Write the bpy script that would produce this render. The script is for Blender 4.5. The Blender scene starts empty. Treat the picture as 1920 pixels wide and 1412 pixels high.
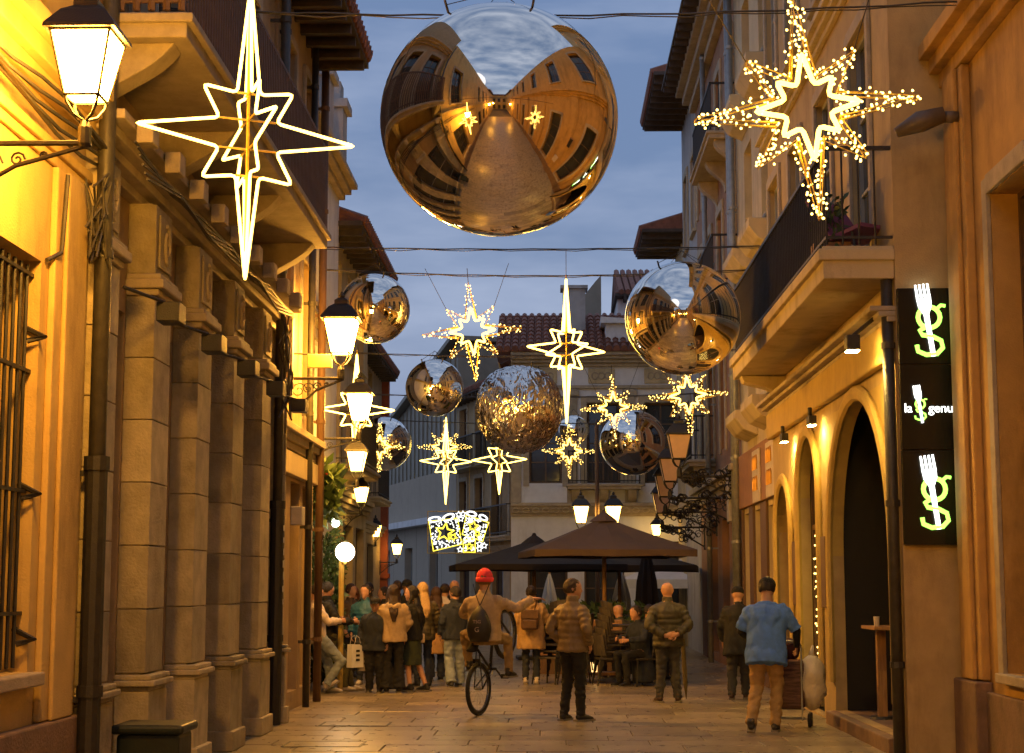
import bpy, math, random
from mathutils import Vector, Matrix, Euler, noise
random.seed(7)
PI = math.pi
sc = bpy.context.scene
col = sc.collection
# ------------------------------------------------------------------ camera
F = 3100.0                       # focal length in photo pixels (photo 1920 x 1412)
VPX, VPY = 1030.0, 1098.0        # where the street runs to
CAMH = 1.68
pitch = math.atan((VPY - 706) / F)
yaw = math.atan((VPX - 960) / math.hypot(F, VPY - 706))
cam_d = bpy.data.cameras.new('camera'); cam = bpy.data.objects.new('camera', cam_d); col.objects.link(cam)
cam_d.sensor_width = 36; cam_d.lens = 36 * F / 1920; cam_d.clip_end = 2000; cam_d.clip_start = .05
CR = Euler((PI/2 + pitch, 0, yaw), 'XYZ')
cam.location = (0, 0, CAMH); cam.rotation_euler = CR
sc.camera = cam
CM = CR.to_matrix()
def ray(u, v): return CM @ Vector(((u-960)/F, -(v-706)/F, -1))
def at(u, v, Y):
    d = ray(u, v); return Vector((0, 0, CAMH)) + d * (Y / d.y)
def gnd(u, v):
    d = ray(u, v); return Vector((0, 0, CAMH)) + d * (-CAMH / d.z)
# ------------------------------------------------------------------ world, sun, exposure
w = bpy.data.worlds.new('World'); sc.world = w; w.use_nodes = True
nt = w.node_tree; N = nt.nodes; bg = N['Background']
sky = N.new('ShaderNodeTexSky'); sky.sky_type = 'NISHITA'; sky.sun_disc = False
SUN_EL, SUN_ROT = math.radians(1.5), math.radians(200)
sky.sun_elevation = SUN_EL; sky.sun_rotation = SUN_ROT
sky.air_density = 1.6; sky.dust_density = .6; sky.ozone_density = 4.0
tc = N.new('ShaderNodeTexCoord')
mp = N.new('ShaderNodeMapping'); mp.inputs['Scale'].default_value = (1.2, 1.2, 4.5)
nz = N.new('ShaderNodeTexNoise'); nz.inputs['Scale'].default_value = 2.2; nz.inputs['Detail'].default_value = 6; nz.inputs['Roughness'].default_value = .55
cr = N.new('ShaderNodeValToRGB'); cr.color_ramp.elements[0].position = .38; cr.color_ramp.elements[1].position = .68
cloud = N.new('ShaderNodeMixRGB'); cloud.blend_type = 'MIX'
cloud.inputs[2].default_value = (3.1, 3.5, 4.5, 1)
hs = N.new('ShaderNodeMixRGB'); hs.blend_type = 'MIX'; hs.inputs[0].default_value = .55
hs.inputs[2].default_value = (1.5, 2.15, 3.75, 1)          # even blue veil of dusk cloud
fac = N.new('ShaderNodeMath'); fac.operation = 'MULTIPLY'; fac.inputs[1].default_value = .65
L = nt.links.new
L(tc.outputs['Generated'], mp.inputs[0]); L(mp.outputs[0], nz.inputs['Vector']); L(nz.outputs[0], cr.inputs[0])
L(sky.outputs[0], hs.inputs[1]); L(hs.outputs[0], cloud.inputs[1]); L(cr.outputs[0], fac.inputs[0]); L(fac.outputs[0], cloud.inputs[0])
L(cloud.outputs[0], bg.inputs['Color'])
bg.inputs['Strength'].default_value = .088
sd = bpy.data.lights.new('sun', 'SUN'); sd.energy = .04; sd.angle = math.radians(20); sd.color = (1, .9, .8)
so = bpy.data.objects.new('sun', sd); col.objects.link(so)
so.rotation_euler = Vector((math.sin(SUN_ROT)*math.cos(.35), math.cos(SUN_ROT)*math.cos(.35), math.sin(.35))).to_track_quat('Z', 'Y').to_euler()
vs = sc.view_settings; vs.view_transform = 'Standard'; vs.look = 'None'; vs.gamma = 1; vs.use_curve_mapping = False
vs.exposure = 1.08
cy = sc.cycles
cy.use_denoising = True
cy.use_adaptive_sampling = True; cy.adaptive_threshold = .03; cy.max_bounces = 6; cy.diffuse_bounces = 2; cy.glossy_bounces = 5; cy.transmission_bounces = 4; cy.transparent_max_bounces = 6
cy.sample_clamp_indirect = 4; cy.sample_clamp_direct = 0; cy.caustics_reflective = False; cy.caustics_refractive = False
# ------------------------------------------------------------------ materials
MT = {}
def mat(name, c, rough=.75, var=.14, scale=5, bump=.12, bscale=40, metal=0, stain=0, emit=None, estr=0, rnd=0, spec=.5, sample=True, stretch=None):
    if name in MT: return MT[name]
    m = bpy.data.materials.new(name); m.use_nodes = True; t = m.node_tree; n = t.nodes; b = n['Principled BSDF']
    l = t.links.new
    c = tuple(c)
    b.inputs['Roughness'].default_value = rough; b.inputs['Metallic'].default_value = metal; b.inputs['Specular IOR Level'].default_value = spec
    if emit:
        b.inputs['Base Color'].default_value = (*c, 1)
        b.inputs['Emission Color'].default_value = (*emit, 1); b.inputs['Emission Strength'].default_value = estr
        if not sample:
            m.cycles.emission_sampling = 'NONE'
        MT[name] = m; return m
    tcn = n.new('ShaderNodeTexCoord'); src = tcn.outputs['Object']
    if stretch:
        mpn = n.new('ShaderNodeMapping'); mpn.inputs['Scale'].default_value = stretch; l(src, mpn.inputs[0]); src = mpn.outputs[0]
    no = n.new('ShaderNodeTexNoise'); no.inputs['Scale'].default_value = scale; no.inputs['Detail'].default_value = 7; no.inputs['Roughness'].default_value = .62
    l(src, no.inputs['Vector'])
    mx = n.new('ShaderNodeMixRGB'); mx.inputs[1].default_value = (*[x*(1-var) for x in c], 1); mx.inputs[2].default_value = (*[min(1, x*(1+var)) for x in c], 1)
    rp = n.new('ShaderNodeMapRange'); rp.inputs[1].default_value = .3; rp.inputs[2].default_value = .7
    l(no.outputs[0], rp.inputs[0]); l(rp.outputs[0], mx.inputs[0]); out = mx.outputs[0]
    if stain:
        n2 = n.new('ShaderNodeTexNoise'); n2.inputs['Scale'].default_value = .9; n2.inputs['Detail'].default_value = 9; n2.inputs['Roughness'].default_value = .7
        mpp = n.new('ShaderNodeMapping'); mpp.inputs['Scale'].default_value = (1.6, 1.6, .45); l(tcn.outputs['Object'], mpp.inputs[0]); l(mpp.outputs[0], n2.inputs['Vector'])
        r2 = n.new('ShaderNodeMapRange'); r2.inputs[1].default_value = .5; r2.inputs[2].default_value = .75; r2.inputs[4].default_value = stain
        l(n2.outputs[0], r2.inputs[0])
        m2 = n.new('ShaderNodeMixRGB'); m2.blend_type = 'MULTIPLY'; m2.inputs[2].default_value = (.36, .31, .26, 1)
        l(r2.outputs[0], m2.inputs[0]); l(out, m2.inputs[1]); out = m2.outputs[0]
    if rnd:
        oi = n.new('ShaderNodeObjectInfo'); m3 = n.new('ShaderNodeMixRGB'); m3.blend_type = 'MULTIPLY'; m3.inputs[0].default_value = 1
        r3 = n.new('ShaderNodeMapRange'); r3.inputs[3].default_value = 1-rnd; r3.inputs[4].default_value = 1+rnd
        cb = n.new('ShaderNodeCombineColor')
        l(oi.outputs['Random'], r3.inputs[0])
        for k in range(3): l(r3.outputs[0], cb.inputs[k])
        l(out, m3.inputs[1]); l(cb.outputs[0], m3.inputs[2]); out = m3.outputs[0]
    l(out, b.inputs['Base Color'])
    if bump:
        nb = n.new('ShaderNodeTexNoise'); nb.inputs['Scale'].default_value = bscale; nb.inputs['Detail'].default_value = 5
        l(src, nb.inputs['Vector'])
        bp = n.new('ShaderNodeBump'); bp.inputs['Strength'].default_value = bump; bp.inputs['Distance'].default_value = .02
        l(nb.outputs[0], bp.inputs['Height']); l(bp.outputs[0], b.inputs['Normal'])
        rr = n.new('ShaderNodeMapRange'); rr.inputs[3].default_value = max(.05, rough-.12); rr.inputs[4].default_value = min(1, rough+.12)
        l(no.outputs[0], rr.inputs[0]); l(rr.outputs[0], b.inputs['Roughness'])
    MT[name] = m; return m
YEL = mat('plaster_yellow', (.60, .42, .15), .85, .12, 3, .25, 60, stain=.85)
ORA = mat('plaster_orange', (.52, .31, .09), .85, .14, 3, .25, 60, stain=.85)
CREAM = mat('plaster_cream', (.55, .46, .28), .85, .1, 3, .2, 60, stain=.85)
OCH = mat('plaster_ochre', (.42, .30, .16), .85, .15, 3, .3, 50, stain=.6)
TERRA = mat('terracotta_wall', (.34, .18, .09), .8, .15, 4, .25, 50, stain=.5)
GREYW = mat('stucco_grey', (.42, .41, .40), .85, .12, 3, .3, 40, stain=.7)
WHITEW = mat('stucco_white', (.74, .75, .77), .85, .08, 3, .2, 40, stain=.45)
STONE = mat('limestone', (.42, .36, .23), .8, .26, 4, .5, 45, stain=.85, rnd=.26)
STONE2 = mat('limestone_trim', (.43, .36, .25), .8, .18, 6, .35, 60, stain=.4)
PLINTH = mat('plinth_stone', (.22, .14, .09), .75, .25, 5, .4, 40, stain=.6)
PAVE = mat('paving_stone', (.26, .215, .145), .30, .24, 5, .10, 30, stain=.75, rnd=.28)
JOINT = mat('joint_mortar', (.10, .085, .07), .9, .2, 8)
IRON = mat('black_iron', (.022, .02, .018), .5, .3, 20, .2, 90)
PIPE = mat('pipe_paint', (.05, .045, .035), .5, .3, 9, .2, 60, stain=.5)
PIPEG = mat('zinc_pipe', (.30, .31, .30), .45, .2, 9, .15, 60, metal=.4)
BROWN = mat('brown_wood', (.14, .08, .045), .6, .25, 8, .3, 40, stretch=(6, 6, .6))
WOOD = mat('oak_wood', (.36, .20, .09), .55, .25, 8, .25, 40, stretch=(6, 6, .6))
GLASS = mat('dark_window_glass', (.035, .04, .045), .08, .2, 2, 0, spec=.8)
FRAME = mat('window_frame_paint', (.33, .34, .32), .55, .1, 8, .1)
FRAMEB = mat('window_frame_brown', (.12, .07, .04), .55, .2, 8, .1)
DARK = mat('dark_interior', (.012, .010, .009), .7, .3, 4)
ROOF = mat('roof_tile', (.23, .095, .06), .8, .3, 6, .3, 40, stain=.5)
EAVE = mat('eave_timber', (.07, .055, .045), .8, .3, 6, .3, 40)
ZINC = mat('zinc_cladding', (.25, .23, .18), .5, .1, 3, .1, 30, metal=.2, stain=.3)
PANELB = mat('beige_panel', (.40, .34, .26), .8, .07, 3, .1, 40, stain=.2)
CHROME = mat('mirror_foil', (.93, .89, .80), .035, .0, 3, 0, metal=1)
FOIL = mat('crinkled_foil', (.85, .80, .72), .12, .05, 3, 0, metal=1)
NEON = mat('neon_rope', (1, .9, .7), .4, emit=(1, .66, .11), estr=3.6)
ROPE = mat('led_rope', (1, .8, .4), .4, emit=(1, .60, .085), estr=3.6)
BULB = mat('fairy_bulb', (1, .9, .6), .4, emit=(1, .64, .14), estr=3.4, sample=False)
TINSEL = mat('gold_tinsel_tube', (.70, .47, .10), .35, .2, 30, .2, 80, metal=.7)
LAMPGLASS = mat('lit_lantern_glass', (1, .8, .5), .4, emit=(1, .435, .05), estr=175)
LAMPFAR = mat('lit_lantern_glass_warm', (1, .8, .5), .4, emit=(1, .54, .10), estr=9)
GLOBE = mat('lit_globe_glass', (1, .9, .8), .4, emit=(1, .80, .52), estr=9)
OPAL = mat('unlit_lantern_glass', (.62, .44, .33), .35, .08, 5, 0)
SKIN = mat('skin', (.50, .27, .17), .55, .08, 12, .05, 90)
SKIN2 = mat('skin_tan', (.42, .23, .145), .55, .08, 12, .05, 90)
def cloth(name, c, rough=.88): return mat('cloth_'+name, c, rough, .16, 22, .25, 160)
# ------------------------------------------------------------------ mesh helpers
class MB:
    def __init__(s): s.v = []; s.f = []
    def add(s, vs_, fs):
        o = len(s.v); s.v += [tuple(x) for x in vs_]; s.f += [tuple(i+o for i in f) for f in fs]
    def box(s, x0, x1, y0, y1, z0, z1):
        s.add([(x0,y0,z0),(x1,y0,z0),(x1,y1,z0),(x0,y1,z0),(x0,y0,z1),(x1,y0,z1),(x1,y1,z1),(x0,y1,z1)],
              [(0,3,2,1),(4,5,6,7),(0,1,5,4),(1,2,6,5),(2,3,7,6),(3,0,4,7)])
    def quad(s, a, b, c, d): s.add([a, b, c, d], [(0,1,2,3)])
    def tube(s, pts, r, n=8, closed=False, side=None):
        pts = [Vector(p) for p in pts]; m = len(pts)
        rs = r if isinstance(r, list) else [r]*m
        vs_ = []; 
        prev = None
        for i, p in enumerate(pts):
            if closed: t = (pts[(i+1) % m] - pts[i-1])
            else: t = pts[min(i+1, m-1)] - pts[max(i-1, 0)]
            t = t.normalized() if t.length > 1e-9 else Vector((0,0,1))
            ref = Vector(side) if side else (prev if prev is not None else (Vector((0,0,1)) if abs(t.z) < .9 else Vector((1,0,0))))
            a = ref - t*ref.dot(t)
            if a.length < 1e-5: a = Vector((1,0,0)) - t*t.x if abs(t.x) < .9 else Vector((0,1,0)) - t*t.y
            a.normalize(); b = t.cross(a); prev = a
            ra, rb = rs[i] if isinstance(rs[i], (list, tuple)) else (rs[i], rs[i])
            for k in range(n):
                an = 2*PI*k/n; vs_.append(p + a*(ra*math.cos(an)) + b*(rb*math.sin(an)))
        fs = []
        for i in range(m if closed else m-1):
            j = (i+1) % m
            for k in range(n):
                k2 = (k+1) % n; fs.append((i*n+k, i*n+k2, j*n+k2, j*n+k))
        if not closed:
            fs.append(tuple(range(n-1, -1, -1))); fs.append(tuple(range((m-1)*n, m*n)))
        s.add(vs_, fs)
    def lathe(s, prof, n=16, c=(0,0,0), cap=True):
        vs_ = []; m = len(prof)
        for r, z in prof:
            for k in range(n):
                an = 2*PI*k/n; vs_.append((c[0]+r*math.cos(an), c[1]+r*math.sin(an), c[2]+z))
        fs = [(i*n+k, i*n+(k+1) % n, (i+1)*n+(k+1) % n, (i+1)*n+k) for i in range(m-1) for k in range(n)]
        if cap: fs += [tuple(range(n-1, -1, -1)), tuple(range((m-1)*n, m*n))]
        s.add(vs_, fs)
    def prism(s, poly, d0, d1, axis='y'):
        # poly in (a, z); extruded along the axis from d0 to d1
        n = len(poly)
        mk = (lambda a, z, d: (a, d, z)) if axis == 'y' else ((lambda a, z, d: (d, a, z)) if axis == 'x' else (lambda a, z, d: (a, z, d)))
        vs_ = [mk(a, z, d0) for a, z in poly] + [mk(a, z, d1) for a, z in poly]
        fs = [tuple(range(n)), tuple(range(2*n-1, n-1, -1))] + [(i, i+n, (i+1) % n+n, (i+1) % n) for i in range(n)]
        s.add(vs_, fs)
    def ball(s, c, r, n=12, m=8):
        rx, ry, rz = r if isinstance(r, (list, tuple)) else (r, r, r)
        vs_ = [(c[0], c[1], c[2]-rz)]
        for i in range(1, m):
            th = PI*i/m
            for k in range(n):
                a = 2*PI*k/n; vs_.append((c[0]+rx*math.sin(th)*math.cos(a), c[1]+ry*math.sin(th)*math.sin(a), c[2]-rz*math.cos(th)))
        vs_.append((c[0], c[1], c[2]+rz)); e = len(vs_)-1
        fs = [(0, 1+(k+1) % n, 1+k) for k in range(n)]
        for i in range(m-2):
            for k in range(n): fs.append((1+i*n+k, 1+i*n+(k+1) % n, 1+(i+1)*n+(k+1) % n, 1+(i+1)*n+k))
        fs += [(e, 1+(m-2)*n+k, 1+(m-2)*n+(k+1) % n) for k in range(n)]
        s.add(vs_, fs)
    def mesh(s, name, m=None, smooth=False):
        me = bpy.data.meshes.new(name); me.from_pydata(s.v, [], s.f); 
        import bmesh
        b = bmesh.new(); b.from_mesh(me); bmesh.ops.recalc_face_normals(b, faces=b.faces); b.to_mesh(me); b.free()
        if m: me.materials.append(m)
        if smooth:
            for p in me.polygons: p.use_smooth = True
        return me
    def build(s, name, m, parent=None, smooth=False, bevel=0, loc=None):
        o = bpy.data.objects.new(name, s.mesh(name, m, smooth)); col.objects.link(o)
        if parent: o.parent = parent
        if loc is not None: o.location = loc
        if bevel:
            md = o.modifiers.new('bevel', 'BEVEL'); md.width = bevel; md.segments = 2; md.limit_method = 'ANGLE'
        return o
def inst(name, me, parent=None, loc=(0,0,0), rot=(0,0,0), scale=None):
    o = bpy.data.objects.new(name, me); col.objects.link(o); o.location = loc; o.rotation_euler = rot
    if scale is not None: o.scale = scale
    if parent: o.parent = parent
    return o
def tag(o, label=None, cat=None, group=None, kind=None):
    if label: o['label'] = label
    if cat: o['category'] = cat
    if group: o['group'] = group
    if kind: o['kind'] = kind
    return o
def thing(name, label, cat, loc=(0,0,0), rz=0, group=None):
    o = bpy.data.objects.new(name, None); col.objects.link(o); o.location = loc; o.rotation_euler = (0, 0, rz); o.empty_display_size = .2
    return tag(o, label, cat, group)
def boxo(name, m, parent, *b, bevel=0):
    q = MB(); q.box(*b); return q.build(name, m, parent, bevel=bevel)
# ------------------------------------------------------------------ ground and paving
g = MB(); g.quad((-150,-120,-.03),(150,-120,-.03),(150,250,-.03),(-150,250,-.03))
ground = tag(g.build('ground', JOINT), kind='structure')
pav = tag(boxo('pavement', JOINT, None, -9.5, 9.5, -34, 80, -.028, -.012), kind='structure')
slabs = {}
def slab_mesh(wd, dp):
    k = (round(wd, 3), round(dp, 3))
    if k not in slabs:
        q = MB(); gp = .006; x, y = wd/2-gp, dp/2-gp; c = .006
        q.add([(-x,-y,-.03),(x,-y,-.03),(x,y,-.03),(-x,y,-.03),(-x,-y,-c),(x,-y,-c),(x,y,-c),(-x,y,-c),(-x+c,-y+c,0),(x-c,-y+c,0),(x-c,y-c,0),(-x+c,y-c,0)],
              [(0,1,5,4),(1,2,6,5),(2,3,7,6),(3,0,4,7),(4,5,9,8),(5,6,10,9),(6,7,11,10),(7,4,8,11),(8,9,10,11)])
        slabs[k] = q.mesh('paving_slab', PAVE)
    return slabs[k]
WD = [.9, 1.2, 1.05]
far = MB(); y = -8.0; row = 0; count = 0
while y < 62:
    dp = .55 if row % 3 else .7
    x = -9.0 + (row % 2)*.45 + random.random()*.2; k = row
    while x < 9.0:
        wd = WD[k % 3]; k += 1
        cx, cyy = x+wd/2, y+dp/2; zz = random.uniform(-.0035, .0025)
        if 16.2 < y < 33 and abs(cx) < 4.2 and count < 298:
            inst('paving_slab', slab_mesh(wd, dp), pav, (cx, cyy, zz), (random.uniform(-.002, .002), random.uniform(-.002, .002), 0)); count += 1
        else:
            gp = .006; X0, X1, Y0, Y1 = cx-wd/2+gp, cx+wd/2-gp, cyy-dp/2+gp, cyy+dp/2-gp
            far.add([(X0,Y0,zz),(X1,Y0,zz),(X1,Y1,zz),(X0,Y1,zz),(X0,Y0,-.02),(X1,Y0,-.02),(X1,Y1,-.02),(X0,Y1,-.02)], [(0,1,2,3),(0,4,5,1),(1,5,6,2),(2,6,7,3),(3,7,4,0)])
        x += wd
    y += dp; row += 1
tag(far.build('paving_slabs', PAVE, pav), kind='stuff')
# ------------------------------------------------------------------ buildings
class Bld:
    """local x runs along the facade, local -y points at the street, z up"""
    def __init__(s, name, label, origin, rz, length, height, depth, wm, cat='building'):
        s.e = thing(name, label, cat, origin, rz); s.L = length; s.H = height; s.D = depth; s.wm = wm; s.op = []
    def opening(s, x0, x1, z0, z1): s.op.append((x0, x1, z0, z1))
    def wall(s, top=None, rec=.25):
        xs = sorted({0, s.L} | {v for o in s.op for v in o[:2]}); zs = sorted({-.03, s.H} | {v for o in s.op for v in o[2:]})
        q = MB()
        for i in range(len(xs)-1):
            for j in range(len(zs)-1):
                cx, cz = (xs[i]+xs[i+1])/2, (zs[j]+zs[j+1])/2
                if any(o[0] < cx < o[1] and o[2] < cz < o[3] for o in s.op): continue
                q.quad((xs[i],0,zs[j]),(xs[i+1],0,zs[j]),(xs[i+1],0,zs[j+1]),(xs[i],0,zs[j+1]))
        for x0, x1, z0, z1 in s.op:
            r = rec+.06
            q.quad((x0,0,z0),(x0,r,z0),(x0,r,z1),(x0,0,z1)); q.quad((x1,0,z0),(x1,0,z1),(x1,r,z1),(x1,r,z0))
            q.quad((x0,0,z1),(x0,r,z1),(x1,r,z1),(x1,0,z1)); q.quad((x0,0,z0),(x1,0,z0),(x1,r,z0),(x0,r,z0))
        D = s.D; H = s.H; Lx = s.L
        q.quad((0,0,-.03),(0,0,H),(0,D,H),(0,D,-.03)); q.quad((Lx,0,-.03),(Lx,D,-.03),(Lx,D,H),(Lx,0,H))
        q.quad((0,D,-.03),(0,D,H),(Lx,D,H),(Lx,D,-.03)); q.quad((0,0,H),(Lx,0,H),(Lx,D,H),(0,D,H))
        me = bpy.data.meshes.new('wall'); me.from_pydata(q.v, [], q.f); me.materials.append(s.wm)
        o = bpy.data.objects.new('wall', me); col.objects.link(o); o.parent = s.e; return o
    def window(s, x0, x1, z0, z1, rec=.22, cols=2, rows=3, fm=None, gm=None, sill=True, surround=None, name='window', fw=.06):
        s.opening(x0, x1, z0, z1); fm = fm or FRAME; gm = gm or GLASS
        q = MB(); b = fw; y0, y1 = rec-.05, rec+.01
        q.box(x0, x0+b, y0, y1, z0, z1); q.box(x1-b, x1, y0, y1, z0, z1); q.box(x0+b, x1-b, y0, y1, z0, z0+b); q.box(x0+b, x1-b, y0, y1, z1-b, z1)
        pw, ph = (x1-x0-2*b)/cols, (z1-z0-2*b)/rows
        for i in range(1, cols): xx = x0+b+pw*i; q.box(xx-.025, xx+.025, y0+.01, y1-.01, z0+b, z1-b)
        for j in range(1, rows): zz = z0+b+ph*j; q.box(x0+b, x1-b, y0+.015, y1-.015, zz-.018, zz+.018)
        wf = q.build(name, fm, s.e)
        for i in range(cols):
            for j in range(rows):
                boxo('pane', gm, wf, x0+b+pw*i+.0255, x0+b+pw*(i+1)-.0255, rec-.012, rec-.004, z0+b+ph*j+.0185, z0+b+ph*(j+1)-.0185)
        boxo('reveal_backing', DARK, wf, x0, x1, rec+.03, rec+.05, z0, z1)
        if sill: boxo('sill', STONE2, wf, x0-.08, x1+.08, -.10, rec-.052, z0-.09, z0-.003, bevel=.012)
        if surround:
            q = MB(); t = surround
            q.box(x0-t, x0-.002, -.045, -.001, z0-.09, z1+t); q.box(x1+.002, x1+t, -.045, -.001, z0-.09, z1+t); q.box(x0-.002, x1+.002, -.05, -.001, z1+.002, z1+t+.02)
            q.build('surround', STONE2, wf, bevel=.008)
        return wf
    def ledge(s, z0, z1, out, name='cornice', m=None, x0=None, x1=None, steps=3):
        q = MB(); x0 = 0 if x0 is None else x0; x1 = s.L if x1 is None else x1
        for i in range(steps):
            a = z0+(z1-z0)*i/steps; b = z0+(z1-z0)*(i+1)/steps; o = out*(i+1)/steps
            q.box(x0-.001*i, x1+.001*i, -o, -.001, a, b-.0005)
        return q.build(name, m or STONE2, s.e, bevel=.01)
    def balcony(s, x0, x1, z, out, rail=1.0, slab=.16, m=None, bars=.12, split=True, rm=None, consoles=0, panel=False, slab_m=None):
        sl = MB(); sl.box(x0, x1, -out, -.001, z-slab, z); sl.box(x0-.04, x1+.04, -out-.05, -.001, z-slab*.45, z-slab*.1)
        slo = sl.build('balcony_slab', slab_m or STONE2, s.e, bevel=.012)
        rm = rm or IRON
        q = MB(); yy = -out+.05
        q.box(x0+.02, x1-.02, yy-.025, yy+.025, z+rail-.04, z+rail); q.box(x0+.02, x1-.02, yy-.015, yy+.015, z+.08, z+.11)
        for xx in (x0+.04, x1-.04):
            q.box(xx-.022, xx+.022, yy+.026, -.002, z+rail-.039, z+rail-.001); q.box(xx-.014, xx+.014, yy+.016, -.002, z+.081, z+.109)
        ro = q.build('railing', rm, s.e)
        bm_ = MB(); bm_.tube([(0,0,0),(0,0,rail-.06)], .011 if not panel else .03, 6); me = bm_.mesh('baluster', rm)
        big = MB()
        n = int((x1-x0)/bars)
        pos = [(x0+.04+(x1-x0-.08)*i/n, yy) for i in range(n+1)]
        k = max(1, int((out-.1)/bars))
        for xx in (x0+.04, x1-.04): pos += [(xx, yy+(out-.06)*j/k) for j in range(1, k)]
        for (xx, y_) in pos:
            if split: inst('baluster', me, ro, (xx, y_, z+.02))
            else: big.tube([(xx, y_, z+.02), (xx, y_, z+rail-.03)], .011, 5)
        if not split: tag(big.build('balusters', rm, ro), kind='stuff')
        for i in range(consoles):
            xx = x0+.25+(x1-x0-.5)*i/max(1, consoles-1)
            pr = []
            for j in range(15):            # scroll shaped bracket
                t = j/14; pr.append((-(out-.12)*(1-t)**1.1 - .05*math.sin(t*PI*2.2), z-slab-.002-.62*t))
            pr += [(-.001, z-slab-.62), (-.001, z-slab-.002)]
            cq = MB(); cq.prism(pr, xx-.13, xx+.13, 'x'); cq.build('console', slab_m or STONE2, s.e, bevel=.01)
        return slo
    def pipe(s, x, z0, z1, r=.055, m=None, out=.09, parent=None):
        q = MB(); q.tube([(x,-out,z0),(x,-out,z1)], r, 10)
        o = q.build('drainpipe', m or PIPE, s.e, smooth=True)
        zz = z0+.9
        while zz < z1:
            c = MB(); c.tube([(x,-out,zz-.03),(x,-out,zz+.03)], r*1.22, 10); c.box(x-.02, x+.02, -out+r, -.001, zz-.02, zz+.02); zz += 1.6
            c.build('pipe_bracket', m or PIPE, o)
        return o
    def eave(s, out=.6, h=.3, tile=True):
        q = MB(); q.box(-.1, s.L+.1, -out, s.D+.1, s.H+.002, s.H+.09)
        n = max(2, int(s.L/.5))
        for i in range(n): 
            xx = s.L*(i+.5)/n; q.box(xx-.05, xx+.05, -out+.03, -.002, s.H-.13, s.H+.001)
        e = q.build('eave', EAVE, s.e)
        if tile:
            t = MB(); n = int(s.L/.22)
            for i in range(n):
                xx = s.L*(i+.5)/n
                t.tube([(xx, -out-.06, s.H+.13), (xx, s.D*.5, s.H+.1+s.D*.22)], .1, 6)
            t.box(-.1, s.L+.1, -out+.0, -out+.05, s.H+.091, s.H+.12)
            tag(t.build('roof_tiles', ROOF, e), kind='stuff')
            r = MB(); r.prism([(-out, s.H+.091), (s.D*.5, s.H+.09+s.D*.21), (s.D, s.H+.091)], 0, s.L, 'x'); r.build('roof', ROOF, s.e)
def left(name, label, X, Y0, Y1, H, wm, D=6): return Bld(name, label, (X, Y0, 0), PI/2, Y1-Y0, H, D, wm)
def right(name, label, X, Y0, Y1, H, wm, D=6): return Bld(name, label, (X, Y1, 0), -PI/2, Y1-Y0, H, D, wm)

# ---- L1 near left yellow house
b = left('yellow_house', 'yellow plastered house with barred windows behind the nearest lit wall lantern', -3.42, -9, 11.86, 11, YEL); X0 = -9
def a1(Y): return Y - X0
for Yc in (-5.5, -1.5, 2.6, 9.9):
    wf = b.window(a1(Yc-1.0), a1(Yc+1.0), 1.12, 3.85, rec=.3, cols=2, rows=3, fm=FRAMEB)
    gr = MB()
    for zz in (1.5, 2.3, 3.1, 3.75): gr.box(a1(Yc-1.0)+.002, a1(Yc+1.0)-.002, .045, .075, zz-.012, zz+.012)
    go = gr.build('window_grille', IRON, wf)
    me = MB(); me.tube([(0,0,0),(0,0,2.66)], .013, 6); me = me.mesh('bar', IRON)
    for i in range(15): inst('bar', me, go, (a1(Yc-1.0)+.1+i*.128, .06, 1.15))
    for zz in (1.3, 2.25, 3.3):
        q = MB(); q.tube([(a1(Yc+1.0)-.06, .06, zz), (a1(Yc+1.0)-.03, -.05, zz+.03), (a1(Yc+1.0)-.005, .1, zz+.1)], .02, 6); q.build('grille_hook', IRON, wf)
for Yc in (-5.5, -1.5, 2.6, 9.9):
    b.window(a1(Yc-.75), a1(Yc+.75), 5.75, 8.6, rec=.25, cols=2, rows=4, fm=FRAMEB, surround=.16)
b.wall()
b.ledge(4.55, 4.7, .06, 'string_course', YEL, steps=2); b.ledge(4.95, 5.35, .22, 'cornice', YEL)
for Yc in (-7.4, -3.4, .6, 4.6, 11.45):
    q = MB(); q.box(a1(Yc-.4), a1(Yc+.4), -.05, -.001, .78, 4.545); q.box(a1(Yc-.24), a1(Yc+.24), -.085, -.0505, .78, 4.54); q.build('pilaster', YEL, b.e, bevel=.012)
q = MB(); q.box(0, b.L, -.1, -.0015, -.02, .775); q.build('plinth', PLINTH, b.e, bevel=.015)
b.pipe(a1(11.80), -.02, 10.5, .062, PIPE, .17); q = MB(); q.tube([(a1(11.80), -.17, 0), (a1(11.80), -.17, 2.55)], .082, 12); q.tube([(a1(11.80), -.17, 2.5), (a1(11.80), -.17, 2.6)], .095, 12); q.tube([(a1(11.80), -.17, .9), (a1(11.80), -.17, .98)], .095, 12); q.build('cast_iron_shoe', IRON, b.e, smooth=False)
q = MB()
for k in range(5):
    pts = [(a1(6)+i*.6, -.1-.02*k, 4.75+.035*k+.05*math.sin(i*1.3+k)) for i in range(11)]; q.tube(pts, .014, 5)
for k in range(9):
    pts = [(a1(11.6)+random.uniform(-.2,.25), -.12-random.random()*.12, 4.3+random.uniform(-.35,.35)) for i in range(6)]; q.tube(pts, .009, 5)
q.build('cable_bundle', PIPE, b.e)
q = MB(); q.tube([(a1(11.1), -.1, 4.5), (a1(11.12), -.07, 4.0), (a1(11.1), -.07, 3.95), (a1(10.95), -.02, 3.87)], .016, 6); q.build('cable', PIPE, b.e)

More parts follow.
